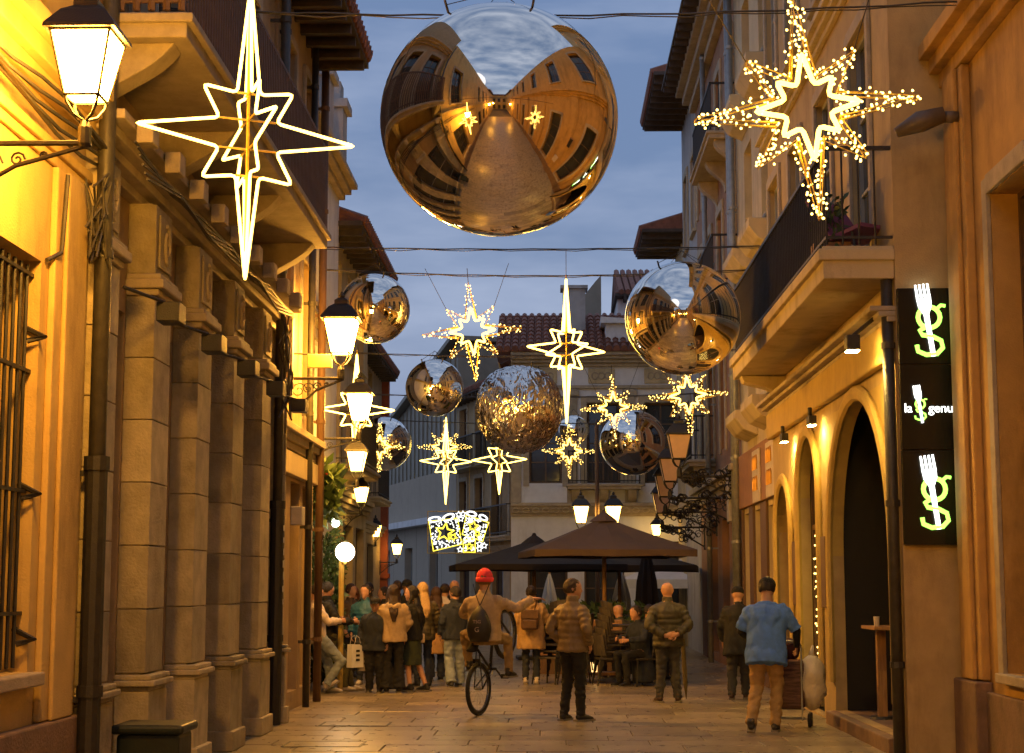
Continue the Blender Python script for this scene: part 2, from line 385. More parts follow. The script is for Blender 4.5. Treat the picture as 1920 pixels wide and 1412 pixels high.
# ---- L2 stone pilaster building
b = left('stone_palace', 'stone fronted building with tall coursed pilasters and a long brown balcony', -3.56, 11.87, 20.75, 12.5, OCH); X0 = 11.87
stone_me = {}
for k in range(-1, 5):
    Yp = 13.66+1.76*k
    if k >= 0 or True:
        x0 = max(.005, Yp-X0); x1 = min(Yp+.6-X0, b.L-.005)
    pil = boxo('pilaster', STONE2, b.e, x0+.02, x1-.02, -.2, -.001, 0, 4.9)
    for j in range(6):
        q = MB(); z0 = .965+.5225*j; dx = random.uniform(-.004, .004)
        q.box(x0, x1, -.25+dx*.6, -.002, z0+.004, z0+.5185); q.build('stone', STONE, pil, bevel=.006)
    q = MB(); q.box(x0-.02, x1+.02, -.29, -.002, .0, .82); q.box(x0-.015, x1+.015, -.285, -.0025, .82, .86); q.box(x0-.06, x1+.06, -.34, -.003, .86, .91); q.box(x0-.04, x1+.04, -.31, -.003, .91, .955); q.box(x0-.05, x1+.05, -.33, -.0025, 0, .2)
    q.build('pedestal', STONE, pil, bevel=.012)
    q = MB(); q.box(x0-.02, x1+.02, -.28, -.002, 4.105, 4.16); q.box(x0-.06, x1+.06, -.33, -.003, 4.16, 4.24); q.box(x0-.03, x1+.03, -.30, -.003, 4.24, 4.29); q.build('capital', STONE2, pil, bevel=.014)
    q = MB(); q.box(x0+.01, x1-.01, -.24, -.003, 4.295, 4.89); q.box(x0+.09, x1-.09, -.262, -.241, 4.36, 4.82); q.build('frieze_block', STONE, pil, bevel=.01)
    q = MB()
    for s_ in (-1, 1):
        q.tube([((x0+x1)/2 + s_*.09*math.cos(t*.55)*(.5+t/14), -.268, 4.59+s_*.14*math.sin(t*.55)*(.4+t/11)) for t in range(10)], .018, 5)
    q.build('carved_ornament', STONE2, pil)
    if k < 4:
        wx0, wx1 = x1+.03, Yp+1.76-X0-.03
        wx0 = max(wx0, .02)
        b.window(wx0, min(wx1, b.L-.02), .12, 3.95, rec=.2, cols=1, rows=3, sill=False, fm=FRAME)
        lx = MB(); lx.tube([((wx0+wx1)/2-.5, -.26, 3.98), ((wx0+wx1)/2+.2, -.42, 3.98)], .016, 6); lx.box((wx0+wx1)/2+.16, (wx0+wx1)/2+.42, -.55, -.36, 3.82, 3.98); lx.build('flood_lamp', IRON, b.e, bevel=.02)
for Yc in (12.9, 14.9, 16.9, 18.9): b.window(Yc-.55-X0, Yc+.55-X0, 6.0, 8.7, rec=.25, cols=2, rows=4, fm=FRAMEB, surround=.18, sill=False)
b.wall()
b.ledge(4.9, 5.2, .42, 'entablature', STONE2, steps=4)
b.balcony(.02, b.L-1.0, 5.95, .86, rail=1.08, slab=.2, bars=.1, rm=BROWN, consoles=4, panel=True)
for k in range(9):
    q = MB(); x = .3+k*.93; q.box(x, x+.2, -.56, -.43, 5.02, 5.195); q.build('dentil', STONE2, b.e, bevel=.01)
b.ledge(9.3, 9.7, .35, 'upper_cornice', STONE2)
b.pipe(20.42-X0, -.02, 12, .06, PIPE, .2); q = MB(); q.tube([(20.42-X0, -.2, 0), (20.42-X0, -.2, 2.7)], .085, 12); q.tube([(20.42-X0, -.2, 1.0), (20.42-X0, -.2, 1.08)], .1, 12); q.tube([(20.42-X0, -.2, 2.62), (20.42-X0, -.2, 2.72)], .1, 12); q.build('cast_iron_shoe', IRON, b.e)
for k in range(7): boxo('sticker', mat('sticker_paper', (.5, .48, .42), .7, .3, 30), b.e, 20.40-X0+random.uniform(-.05,.0), 20.44-X0+random.uniform(0,.03), -.2875-.0003*k, -.2872-.0003*k, 1.45+k*.15, 1.45+k*.15+random.uniform(.05,.1))
q = MB()
for k in range(6):
    pts = [(.2+i*1.2, -.45-.02*k, 5.0-.03*k-.14*math.sin(i*1.9+k*.3)**2) for i in range(7)]; q.tube(pts, .011, 5)
for k in range(7):
    q.tube([(20.2-X0+random.uniform(-.25,.25), -.24-random.random()*.15, 4.9-j*.28+random.uniform(-.1,.1)) for j in range(5)], .01, 5)
q.build('cable_bundle', PIPE, b.e)

# ---- L3 .. L6 further left
b = left('ochre_house', 'narrow ochre house with deep dark eaves next to the stickered drainpipe', -3.52, 20.76, 24.6, 9.6, OCH); 
for (y0, y1) in ((.4, 1.3), (1.7, 2.5), (2.8, 3.6)): b.window(y0, y1, .25, 3.1, rec=.2, cols=1, rows=2, fm=FRAMEB, sill=False)
for z in (4.3, 7.0):
    for y0 in (.5, 2.3): b.window(y0, y0+.9, z, z+2.0, rec=.2, fm=FRAMEB, surround=.12, sill=False)
b.wall(); b.ledge(3.5, 3.8, .18); b.eave(.75)
b.pipe(.15, 0, 9.5, .055, PIPE); b.pipe(2.6, 0, 9.5, .05, PIPE, .12); b.pipe(3.7, 0, 9.5, .06, BROWN, .12)
boxo('wall_cabinet', mat('cabinet_grey', (.45, .43, .38), .6), b.e, 1.72, 2.0, -.16, -.001, 2.5, 2.75, bevel=.01)
boxo('shop_fascia', CREAM, b.e, .3, 3.7, -.1, -.0015, 3.15, 3.45, bevel=.01)
b = left('white_gabled_house', 'tall white ornate house with stepped pinnacles rising above the left roofs', -3.95, 24.61, 30.5, 9.2, WHITEW)
for z in (3.9, 6.4):
    for y0 in (.6, 2.6): b.window(y0, y0+1.1, z, z+1.9, rec=.2, surround=.15)
for y0 in (.5, 2.5): b.window(y0, y0+1.4, .3, 3.0, rec=.2, cols=1, rows=2, fm=FRAMEB, sill=False)
b.wall(); b.ledge(3.3, 3.6, .2); b.ledge(6.0, 6.2, .15); b.ledge(8.9, 9.2, .35)
for k, x in enumerate((.35, 2.25, 4.1)):
    q = MB(); q.box(x-.28, x+.28, -.32, .3, 9.2, 10.1); q.box(x-.36, x+.36, -.4, .38, 10.1, 10.25); q.box(x-.22, x+.22, -.26, .24, 10.25, 10.6); q.lathe([(.14, 0), (.2, .1), (.06, .22), (.1, .32), (.02, .5)], 10, (x, 0, 10.6)); q.build('pinnacle', GREYW, b.e, bevel=.015)
b = left('red_roofed_house', 'low cream house with red tiled roof between the pinnacles and the red pillar', -4.1, 30.51, 37, 8.4, CREAM)
for z in (4.0, 6.3):
    for y0 in (.7, 2.7, 4.7): b.window(y0, y0+1.0, z, z+1.7, rec=.2, fm=FRAMEB)
for y0 in (.5, 2.6, 4.6): b.window(y0, y0+1.5, .3, 2.9, rec=.2, cols=1, rows=2, fm=FRAMEB, sill=False)
b.wall(); b.ledge(3.2, 3.5, .2); b.eave(.6); b.balcony(.6, 3.8, 3.98, .55, split=False)
b = left('red_pillar_house', 'dark house with a rust red corner pillar behind the hanging lanterns', -5.3, 37.01, 52, 8.2, OCH)
for z in (4.2, 6.4):
    for y0 in (1, 3.5, 6, 8.5, 11): b.window(y0, y0+1.2, z, z+1.6, rec=.2, fm=FRAMEB)
for y0 in (.8, 3.4, 6, 8.6, 11.2): b.window(y0, y0+1.7, .3, 2.9, rec=.2, cols=1, rows=2, fm=FRAMEB, sill=False)
b.wall(); b.ledge(3.2, 3.5, .2); b.eave(.5)
for x in (3.0, 9): b.balcony(x, x+3, 4.15, .6, split=False)
RED = mat('rust_red_paint', (.30, .07, .03), .6, .2, 6)
q = MB(); p = at(715, 900, 52); b2 = thing('corner_pillar', 'rust red painted corner pillar rising beside the small lit lanterns', 'pillar', (p.x, 52.3, 0)); q.box(-.2, .2, -.15, .15, 0, 8.9); q.box(-.26, .26, -.2, .2, 1.9, 2.05); q.box(-.26, .26, -.2, .2, 8.7, 8.85); q.build('shaft', RED, b2, bevel=.01)
boxo('base', PLINTH, b2, -.27, .27, -.22, .22, 0, 1.0, bevel=.02)
# facing row at the bend: panel building and balconied house
pA, pB, pC = Vector((-9.2, 79, 0)), Vector((-3.4, 60.5, 0)), Vector((-.75, 52.4, 0))
d = (pB-pA); b = Bld('modern_building', 'modern beige panelled building with a slanting zinc roof at the bend', (pA.x, pA.y, 0), math.atan2(d.y, d.x), d.length, 6.0, 6, PANELB)
for i in range(4):
    b.window(2+i*4.4, 3.4+i*4.4, .3, 3.2, rec=.3, cols=1, rows=1, sill=False); 
b.wall(); b.ledge(4.0, 4.25, .5, 'canopy_ledge', WHITEW, steps=1)
q = MB(); Ld = d.length
q.prism([(0, 6.002), (Ld, 6.002), (Ld, 10.6), (Ld*.35, 8.3), (0, 7.3)], .05, 5.9); zo = q.build('zinc_upper_wall', ZINC, b.e)
for i in range(26):
    x = Ld*(i+.5)/26; top = (7.3+1.0*x/(Ld*.35)) if x < Ld*.35 else 8.3+2.3*(x-Ld*.35)/(Ld*.65)
    boxo('standing_seam', ZINC, zo, x-.03, x+.03, .0, .049, 6.01, top-.05)
q = MB(); q.prism([(-.2, 7.32), (Ld*.35, 8.33), (Ld+.2, 10.68), (Ld+.2, 10.85), (Ld*.35, 8.5), (-.2, 7.5)], -.3, 6); q.build('roof', ZINC, b.e)
for i in range(1, 9): boxo('panel_joint', JOINT, b.e, Ld*i/9-.012, Ld*i/9+.012, -.004, -.001, 0, 3.99)
d = (pC-pB); b = Bld('balconied_house', 'brown old house with dark railed balconies beside the white mansion', (pB.x+.01, pB.y, 0), math.atan2(d.y, d.x), d.length, 8.3, 6, OCH)
for z in (3.3, 5.9):
    for i in range(4): b.window(.5+i*2.1, 1.5+i*2.1, z, z+2.1, rec=.2, fm=FRAMEB, surround=.12, sill=False)
for i in range(4): b.window(.5+i*2.1, 1.8+i*2.1, .2, 2.5, rec=.2, cols=1, rows=1, fm=FRAMEB, sill=False)
b.wall(); b.ledge(2.85, 3.0, .15); b.eave(.5)
for z in (3.28, 5.88): b.balcony(.3, 4.0, z, .55, split=False); b.balcony(4.4, 8.1, z, .55, split=False)
# slanted concrete blades and chimney behind the roofs
for k, (u0, u1, v0, v1, Y) in enumerate(((925, 982, 604, 700, 62), (1070, 1127, 516, 620, 60))):
    p0, p1 = at(u0, v1, Y), at(u1, v0, Y); h = p1.z-4; wd = p1.x-p0.x
    q = MB(); q.prism([(0, 4), (wd, 4), (wd, p1.z), (wd*.8, p1.z-.25), (wd*.45, p1.z-.75), (0, p0.z)], 0, 3.5)
    o = q.build('roof_blade', ZINC); o.location = (p0.x, Y, 0); tag(o, ['slanted zinc roof blade standing behind the hanging fairy light star', 'pointed zinc roof blade rising behind the mansion chimney'][k], 'roof blade')
    q = MB(); q.box(.02, wd-.02, .1, 3.4, 0, 4); q.build('wall', PANELB, o)
# ---- white mansion at the end
Yw = 50.0; xa, xb = -1.15, 4.3
b = Bld('white_mansion', 'white mansion with carved balcony and red tiled roof closing the street', (xa, Yw, 0), 0, xb-xa, 8.7, 8, WHITEW)
for x in (.55, 2.3, 4.05): b.window(x, x+1.0, 4.75, 7.2, rec=.25, cols=2, rows=4, fm=FRAMEB, surround=.18, sill=False)
for x in (.5, 2.2, 3.9): b.window(x, x+1.2, .2, 3.0, rec=.3, cols=1, rows=2, fm=FRAMEB, sill=False)
b.wall(); b.ledge(3.75, 4.15, .3, steps=4); b.ledge(8.3, 8.7, .5, steps=4); b.ledge(7.62, 7.72, .1, 'architrave', steps=1)
b.balcony(1.7, 3.9, 4.7, .6, split=False, consoles=3)
for x in (.15, 1.85, 3.6, 5.25):
    q = MB(); q.box(x-.16, x+.16, -.1, -.001, 4.16, 7.61); q.box(x-.22, x+.22, -.15, -.001, 7.4, 7.55); q.build('pilaster', STONE2, b.e, bevel=.01)
for x in (1.0, 2.75, 4.45):
    q = MB(); q.box(x-.4, x+.4, -.05, -.001, 7.78, 8.24); q.build('frieze_panel', CREAM, b.e, bevel=.02)
    q = MB()
    for s_ in (-1, 0, 1): q.tube([(x+s_*.2+.09*math.cos(t), -.055, 8.01+.1*math.sin(t)) for t in [i*PI/5 for i in range(10)]], .025, 5, closed=True)
    q.build('garland', STONE2, b.e)
for x in [i*.3+.15 for i in range(18)]:
    q = MB(); q.tube([(x+.1*math.cos(t), -.335, 3.92+.07*math.sin(t)) for t in [i*PI/5 for i in range(10)]], .016, 4, closed=True); q.build('carved_scroll', CREAM, b.e)
t = MB(); nn = 27
for i in range(nn):
    xx = -.45+(b.L+.9)*(i+.5)/nn
    for j in range(9): t.tube([(xx, -.6+j*.4, 8.78+j*.18), (xx, -.6+(j+1)*.4+.05, 8.78+(j+1)*.18-.01)], [.105, .085], 7)
rf = MB(); rf.prism([(-.55, 8.705), (-.55, 8.76), (3.1, 10.4), (8, 8.705)], -.45, b.L+.45, 'x'); rfo = rf.build('roof', ROOF, b.e)
tag(t.build('roof_tiles', ROOF, rfo), kind='stuff')
q = MB(); q.box(1.6, 2.3, 1.0, 1.7, 9.3, 10.9); q.box(1.52, 2.38, .92, 1.78, 10.9, 11.0); q.build('chimney', GREYW, rfo)
q = MB(); q.box(2.9, 4.2, .2, 1.6, 9.0, 9.65); q.prism([(2.75, 9.65), (4.35, 9.65), (4.35, 9.72), (2.75, 9.85)], .0, 1.7); q.build('dormer', WHITEW, rfo)
b = Bld('rear_white_house', 'taller white house with a red gable roof behind the mansion', (2.4, 57, 0), 0, 5, 11.6, 7, WHITEW); b.window(1, 2, 9, 10.6); b.wall(); b.eave(.7)
# ---- right side
b = right('orange_house', 'orange plastered house with moulded pilasters and brown plinth on the right', 4.12, -9, 16.6, 11, ORA); Y1_ = 16.6
def a2(Y): return Y1_ - Y
for Yc in (-5.6, -1.4, 2.8, 7.0, 14.55, 10.9):
    b.window(a2(Yc+.62), a2(Yc-.62), .9, 5.3, rec=.3, cols=1, rows=4, fm=FRAMEB, surround=.16)
    b.window(a2(Yc+.62), a2(Yc-.62), 7.9, 10.2, rec=.25, cols=2, rows=3, fm=FRAMEB, surround=.16)
b.wall(); b.ledge(6.75, 7.2, .3, 'cornice', ORA)
for Yc in (-7.6, -3.5, .7, 4.9, 9.0, 12.75, 16.1):
    q = MB(); q.box(a2(Yc+.36), a2(Yc-.36), -.09, -.001, .8, 6.74); q.box(a2(Yc+.22), a2(Yc-.22), -.14, -.0905, .8, 6.735); q.build('pilaster', ORA, b.e, bevel=.015)
    q = MB(); q.box(a2(Yc+.42), a2(Yc-.42), -.17, -.0016, -.02, .79); q.build('pedestal', PLINTH, b.e, bevel=.02)
boxo('plinth', PLINTH, b.e, 0, b.L, -.07, -.0015, -.02, .7, bevel=.015)
q = MB(); q.box(a2(13.35), a2(12.98), -.22, -.141, 3.55, 4.25); q.build('picture_frame', WOOD, b.e, bevel=.02); 
q = MB(); q.box(a2(13.3), a2(13.03), -.23, -.2205, 3.6, 4.2); q.build('picture', DARK, b.e)
q = MB(); q.box(a2(12.95), a2(12.45), -.26, -.141, 1.75, 2.35); q.build('menu_box', mat('menu_card', (.6, .5, .38), .5), b.e, bevel=.02)
q = MB(); q.tube([(a2(15.9), -.09, 6.25), (a2(15.9), -.22, 6.25)], .06, 10); q.tube([(a2(15.9), -.22, 6.28), (a2(15.95), -.45, 6.22), (a2(16.0), -.68, 6.12)], [.08, .11, .05], 10); q.build('flood_lamp', mat('lamp_housing', (.12, .09, .06), .5), b.e, smooth=True)
# R2 restaurant
b = right('arched_restaurant', 'restaurant front with lit yellow arches under a long stone balcony', 3.52, 16.62, 26, 13, mat('restaurant_plaster', (.46, .34, .16), .85, .14, 3, .25, 60, stain=.65)); Y1_ = 26
YB = mat('arch_plaster', (.50, .36, .11), .8, .12, 4, .25, 50, stain=.35)
arches = [(17.05, 20.75, 3.8), (21.6, 23.3, 3.7), (24.1, 25.6, 3.2)]
for (y0, y1, zt) in arches: b.opening(a2(y1), a2(y0), .16 if y0 < 20 else .02, zt)
for Yc in (18.2, 20.6, 23.0, 25.2): b.window(a2(Yc+.55), a2(Yc-.55), 5.2, 7.9, rec=.12, fm=FRAME, sill=False, surround=.14); b.window(a2(Yc+.55), a2(Yc-.55), 9.2, 11.4, rec=.12, fm=FRAME, surround=.14)
b.wall(rec=.08)
for n_, (y0, y1, zt) in enumerate(arches):
    xc, r = a2((y0+y1)/2), (y1-y0)/2; zs = zt-r*.95
    for s_ in (-1, 1):
        pr = [(xc+s_*r, zs), (xc+s_*r, zt+.001)] + [(xc+s_*r*math.sin(t), zs+(zt-zs)*math.cos(t)) for t in [i*PI/2/12 for i in range(13)]]
        q = MB(); q.prism(pr[:-1], .0005, .138); q.build('arch_spandrel', YB, b.e)
    q = MB(); q.tube([(xc-r-.06, -.03, .5)] + [(xc+(r+.06)*-math.cos(t), -.03, zs+(zt+.06-zs)*math.sin(t)) for t in [i*PI/16 for i in range(17)]] + [(xc+r+.06, -.03, .5)], (.09, .05), 8); q.build('arch_moulding', YB, b.e)
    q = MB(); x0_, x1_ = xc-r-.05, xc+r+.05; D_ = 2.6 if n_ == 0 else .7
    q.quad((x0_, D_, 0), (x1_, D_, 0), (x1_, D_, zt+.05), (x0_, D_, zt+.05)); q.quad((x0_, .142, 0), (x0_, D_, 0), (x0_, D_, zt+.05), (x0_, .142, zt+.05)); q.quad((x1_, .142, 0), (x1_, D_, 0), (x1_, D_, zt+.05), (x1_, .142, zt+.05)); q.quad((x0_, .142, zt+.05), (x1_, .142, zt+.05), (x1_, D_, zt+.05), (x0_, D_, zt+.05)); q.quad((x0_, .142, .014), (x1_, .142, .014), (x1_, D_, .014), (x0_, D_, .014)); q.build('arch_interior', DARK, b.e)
    if n_ > 0:
        q = MB(); q.box(xc-r, xc-r+.07, .15, .22, .02, zt); q.box(xc+r-.07, xc+r, .15, .22, .02, zt); q.box(xc-.035, xc+.035, .15, .22, .02, zt); q.box(xc-r+.071, xc+r-.071, .155, .215, 2.45, 2.52); fr = q.build('shop_window', FRAMEB, b.e)
        for s_ in (0, 1): boxo('pane', GLASS, fr, xc-r+.071+s_*(r-.036), xc-.036+s_*(r-.036), .18, .19, .05, 2.449); boxo('pane', GLASS, fr, xc-r+.071+s_*(r-.036), xc-.036+s_*(r-.036), .18, .19, 2.521, zt)
        if n_ == 1:
            q = MB()
            for i in range(11):
                for j in range(18):
                    if random.random() < .8: q.ball((xc+r-.25-.14*i+random.uniform(-.03,.03), .165, 2.35-.1*j+random.uniform(-.02,.02)), .013, 5, 4)
            tag(q.build('window_fairy_lights', BULB, fr), kind='stuff')  # glowing dots before the panes imitate fairy lights mirrored in the glass
q = MB(); q.box(a2(20.8), a2(17.0), -.12, 2.5, -.02, .155); q.build('door_step', PLINTH, b.e, bevel=.015)
q = MB(); q.box(a2(26), a2(16.7), -.1, -.001, 3.95, 4.34); q.build('fascia', YB, b.e, bevel=.02)
b.ledge(4.34, 4.5, .26, 'fascia_cornice', STONE2, x0=.02, x1=b.L-.02)
LINE = mat('lit_fascia_strip', (1, .8, .4), .4, emit=(1, .62, .17), estr=7)
for Yc in (21.2, 23.7):
    q = MB(); q.box(a2(Yc+.11), a2(Yc-.11), -.2, -.101, 3.72, 3.84); q.tube([(a2(Yc), -.17, 3.84), (a2(Yc), -.17, 3.95)], .03, 8); o = q.build('wall_light', IRON, b.e, bevel=.01)
    boxo('lens', mat('lit_lens', (1, .8, .4), .4, emit=(1, .60, .14), estr=320), o, a2(Yc+.09), a2(Yc-.09), -.19, -.11, 3.712, 3.7195)
q = MB(); q.box(a2(17.03), a2(16.87), -.46, -.32, 4.08, 4.24); q.tube([(a2(16.95), -.4, 4.22), (a2(16.95), -.12, 4.45)], .025, 6); o = q.build('flood_lamp', IRON, b.e, bevel=.03)
boxo('lens', MT['lit_lens'], o, a2(17.02), a2(16.88), -.45, -.33, 4.07, 4.0795)
b.balcony(a2(25), a2(16.64), 5.12, .72, rail=1.05, slab=.34, bars=.13, slab_m=CREAM)
for Yc in (24.6,):
    q = MB(); q.prism([(-.66, 4.775), (-.62, 4.68), (-.3, 4.60), (-.1, 4.51), (-.001, 4.505), (-.001, 4.775)], a2(Yc+.16), a2(Yc-.16), 'x'); q.build('console', CREAM, b.e, bevel=.01)
b.pipe(a2(16.72), 0, 4.9, .06, PIPE, .07); b.ledge(8.5, 8.75, .2, 'string_course', CREAM); b.ledge(12.6, 13, .6, 'cornice', CREAM)
for Yc in (21.2, 23.7): boxo('menu_board', BROWN, b.e, a2(Yc+.17), a2(Yc-.17), -.05, -.0015, 1.4, 2.3, bevel=.01)
PL = mat('plant_leaf', (.05, .09, .03), .6, .3, 10); FLR = mat('flower_red', (.5, .03, .03), .6)
def plant(name, label, loc, n, spread, h, size, droop=.3, flower=0, pot=None, seed=1):
    rd = random.Random(seed); t = thing(name, label, 'plant', loc)
    if pot: 
        q = MB(); q.box(-pot, pot, -.12, .12, 0, .2); q.build('planter', TERRA, t, bevel=.015)
    q = MB(); st = MB()
    for i in range(n):
        a = rd.uniform(0, 2*PI); r = spread*rd.random()**.6; bx_ = Vector((math.cos(a)*r, math.sin(a)*r, .18+h*rd.random()))
        dirv = Vector((math.cos(a)*rd.uniform(.2,1), math.sin(a)*rd.uniform(.2,1), rd.uniform(-droop, 1))).normalized()
        s_ = dirv.cross(Vector((rd.uniform(-1,1), rd.uniform(-1,1), rd.uniform(-1,1)))).normalized(); l_ = size*rd.uniform(.6, 1.4); w_ = l_*.22
        q.add([bx_, bx_+dirv*l_*.5+s_*w_, bx_+dirv*l_, bx_+dirv*l_*.5-s_*w_], [(0,1,2,3)])
        if i % 9 == 0: st.tube([(rd.uniform(-.05,.05), 0, .05), bx_*.6, bx_], .006, 4)
    tag(q.build('leaves', PL, t), kind='stuff'); st.build('stems', PL, t)
    if flower:
        f = MB()
        for i in range(flower): f.ball((rd.uniform(-1,1)*spread, rd.uniform(-1,1)*spread, .2+h*rd.random()), .03, 6, 4)
        tag(f.build('flowers', FLR, t), kind='stuff')
    return t
plant('balcony_plant', 'leafy pot plant hanging over the corner of the long stone balcony', (3.05, 17.6, 5.14), 160, .15, .5, .1, .9, 0, .2, 3)
t = thing('balcony_chair', 'purple mesh lounge chair on the stone balcony behind the railing', 'chair', (3.32, 17.5, 5.12), .6)
PUR = mat('purple_mesh', (.22, .07, .16), .6)
q = MB(); q.prism([(-.3, .35), (.15, .28), (.5, .75), (.53, .73), (.17, .23), (-.3, .31)], -.25, .25, 'x'); q.build('seat', PUR, t)
for s_ in (-1, 1):
    for e_ in (-.22, .25): q = MB(); q.tube([(s_*.22, e_*.6, .3), (s_*.24, e_, 0)], .014, 6); q.build('leg', IRON, t)
# sign column on the restaurant's end wall
t = thing('sign_column', 'tall black sign of three panels with white forks over green letters', 'sign', (3.50, 16.6, 0))
BLK = mat('sign_black', (.006, .007, .007), .25, .1, 5, 0); GRN = mat('sign_green', (.3, .9, .1), .4, emit=(.36, 1, .10), estr=1.3); WHT = mat('sign_white', (1, 1, 1), .4, emit=(.95, 1, .93), estr=2.2)
ym = 16.6
zs_ = [(2.08, 3.02), (3.03, 3.88), (3.89, 4.66)]
for k, (z0, z1) in enumerate(zs_): q = MB(); q.box(.02, .56, -.06, -.002, z0, z1); q.build('sign_panel', BLK, t, bevel=.004)
def gtext(body, size, x, z, m, parent, name):
    c = bpy.data.curves.new(name, 'FONT'); c.body = body; c.size = size; c.extrude = .004; c.materials.append(m); c.align_x = 'CENTER'
    o = bpy.data.objects.new(name, c); col.objects.link(o); o.rotation_euler = (PI/2, 0, 0); o.location = (x, -.066, z); o.parent = parent; return o
def letter_g(cx, cz, s, parent):
    q = MB(); y = -.066
    q.tube([(cx+.34*s*math.cos(a)*.9, y, cz+.28*s+.3*s*math.sin(a)) for a in [i*PI/9 for i in range(18)]], (.065*s, .03*s), 6, closed=True)
    q.tube([(cx+.2*s, y, cz+.5*s), (cx+.34*s, y, cz+.62*s), (cx+.46*s, y, cz+.6*s)], .05*s, 6)
    q.tube([(cx-.12*s, y, cz+.0*s), (cx-.27*s, y, cz-.1*s), (cx-.2*s, y, cz-.22*s), (cx+.1*s, y, cz-.27*s), (cx+.32*s, y, cz-.38*s), (cx+.36*s, y, cz-.58*s), (cx+.2*s, y, cz-.75*s), (cx-.1*s, y, cz-.78*s), (cx-.33*s, y, cz-.68*s), (cx-.36*s, y, cz-.5*s)], .065*s, 6)
    q.build('letter_g', GRN, parent)
def fork(cx, cz, h, parent):
    q = MB(); y = -.078; an = math.radians(8); 
    def R(x, z): return (cx + x*math.cos(an)+z*math.sin(an)*-1, cz + x*math.sin(an)*-1*-1 + z*math.cos(an))
    poly = [(-.03, -.5), (.03, -.5), (.032, -.1), (.035, .08), (.09, .19), (.098, .3), (-.098, .3), (-.09, .19), (-.035, .08), (-.032, -.1)]
    q.prism([R(x*h, z*h) for x, z in poly], y-.004, y+.004)
    for i in range(4):
        x = -.081+i*.054; q.prism([R((x-.017)*h, .3*h), (R((x+.017)*h, .3*h)), R((x+.012)*h, .5*h), R((x-.012)*h, .5*h)], y-.004, y+.004)
    q.build('fork', WHT, parent)
for z_ in (2.55, 4.28): letter_g(.33, z_-.02, .36, t); fork(.31, z_+.05, .74, t)
letter_g(.215, 3.44, .15, t); fork(.205, 3.48, .38, t)
gtext('la', .13, .095, 3.40, WHT, t, 'lettering'); gtext('genu', .13, .42, 3.40, WHT, t, 'lettering')
# R3 shop and R4 ornate building
b = right('brown_shop_house', 'cream house with jutting window blocks and a brown shop front below', 3.66, 26.01, 31.5, 13.5, CREAM); Y1_ = 31.5
for Yc in (27.2, 29.0, 30.6): b.window(a2(Yc+.5), a2(Yc-.5), .2, 3.0, rec=.3, cols=1, rows=1, fm=FRAMEB, sill=False)
for z in (4.9, 7.8, 10.6):
    for Yc in (27.3, 29.7): b.window(a2(Yc+.55), a2(Yc-.55), z, z+1.9, rec=.35, fm=FRAME)
b.wall(rec=.35)
for z in (4.4, 7.3, 10.1):
    for Yc in (27.3, 29.7): 
        q = MB(); q.prism([(-.4, z+.34), (-.4, z+.2), (-.25, z+.0), (-.001, z-.1), (-.001, z+.34)], a2(Yc+.8), a2(Yc-.8), 'x'); q.build('window_block', CREAM, b.e, bevel=.015)
q = MB(); q.box(.02, b.L-.02, -.08, -.001, 3.1, 4.1); q.build('shop_fascia', TERRA, b.e, bevel=.02)
SG = mat('sign_cream', (.6, .5, .34), .6); GOLD = mat('gold_letter', (.55, .30, .06), .4, metal=.5)
for Yc in (26.7, 28.5):
    q = MB(); q.box(a2(Yc+.5), a2(Yc-.5), -.11, -.081, 3.1, 4.0); so_ = q.build('shop_sign', SG, b.e, bevel=.01)
    for r_ in range(2):
        for i in range(3): q = MB(); x = a2(Yc)-.27+i*.2; q.tube([(x, -.118, 3.3+r_*.36), (x, -.118, 3.5+r_*.36), (x+.06, -.118, 3.53+r_*.36), (x+.1, -.118, 3.48+r_*.36), (x+.1, -.118, 3.3+r_*.36)], .02, 5); q.build('letter', GOLD, so_)
for (ya, yb) in ((26.03, 26.68), (27.72, 28.48), (29.52, 30.08), (31.12, 31.48)): boxo('shop_pier', BROWN, b.e, a2(yb), a2(ya), -.05, -.0015, 0, 3.09, bevel=.01)
b.pipe(a2(31.3), 0, 13.4, .06, PIPEG, .12); b.eave(.7, tile=False)
b = right('ornate_terracotta_house', 'tall terracotta and grey ornate house with pink bay balcony and zinc pipe', 3.75, 31.51, 41, 14.2, TERRA); Y1_ = 41
for z in (4.6, 7.7, 10.8):
    for Yc in (33, 35.4, 37.8, 40): b.window(a2(Yc+.5), a2(Yc-.5), z, z+2.0, rec=.3, surround=.2, fm=FRAMEB, sill=False)
for Yc in (33, 35.4, 37.8): b.window(a2(Yc+.7), a2(Yc-.7), .2, 3.1, rec=.3, cols=1, rows=2, fm=FRAMEB, sill=False)
b.wall(); b.ledge(3.6, 4.0, .3); b.ledge(13.6, 14.2, .5); b.eave(.85, tile=False)
for z in (7.6, 10.7): b.balcony(a2(36.2), a2(32.2), z, .55, split=False, consoles=3)
b.balcony(a2(40.8), a2(37.2), 4.5, .6, split=False, consoles=3)
b.pipe(a2(31.7), 0, 14, .07, PIPEG, .2); b.pipe(a2(36.9), 0, 14, .06, PIPEG, .2)
q = MB(); q.box(a2(32.3), a2(31.95), -.3, -.13, 2.9, 4.0); q.build('meter_box', mat('box_grey', (.4, .38, .36), .6), b.e, bevel=.02)
b = right('grey_eaved_house', 'grey house with projecting red tiled eave end high over the street', 3.8, 41.01, 46, 14.6, GREYW); Y1_ = 46
for z in (4.6, 7.7, 10.8):
    for Yc in (42.3, 44.6): b.window(a2(Yc+.5), a2(Yc-.5), z, z+2.0, rec=.3, surround=.18, fm=FRAMEB)
b.wall(); b.eave(1.1); b.ledge(3.6, 3.9, .2)
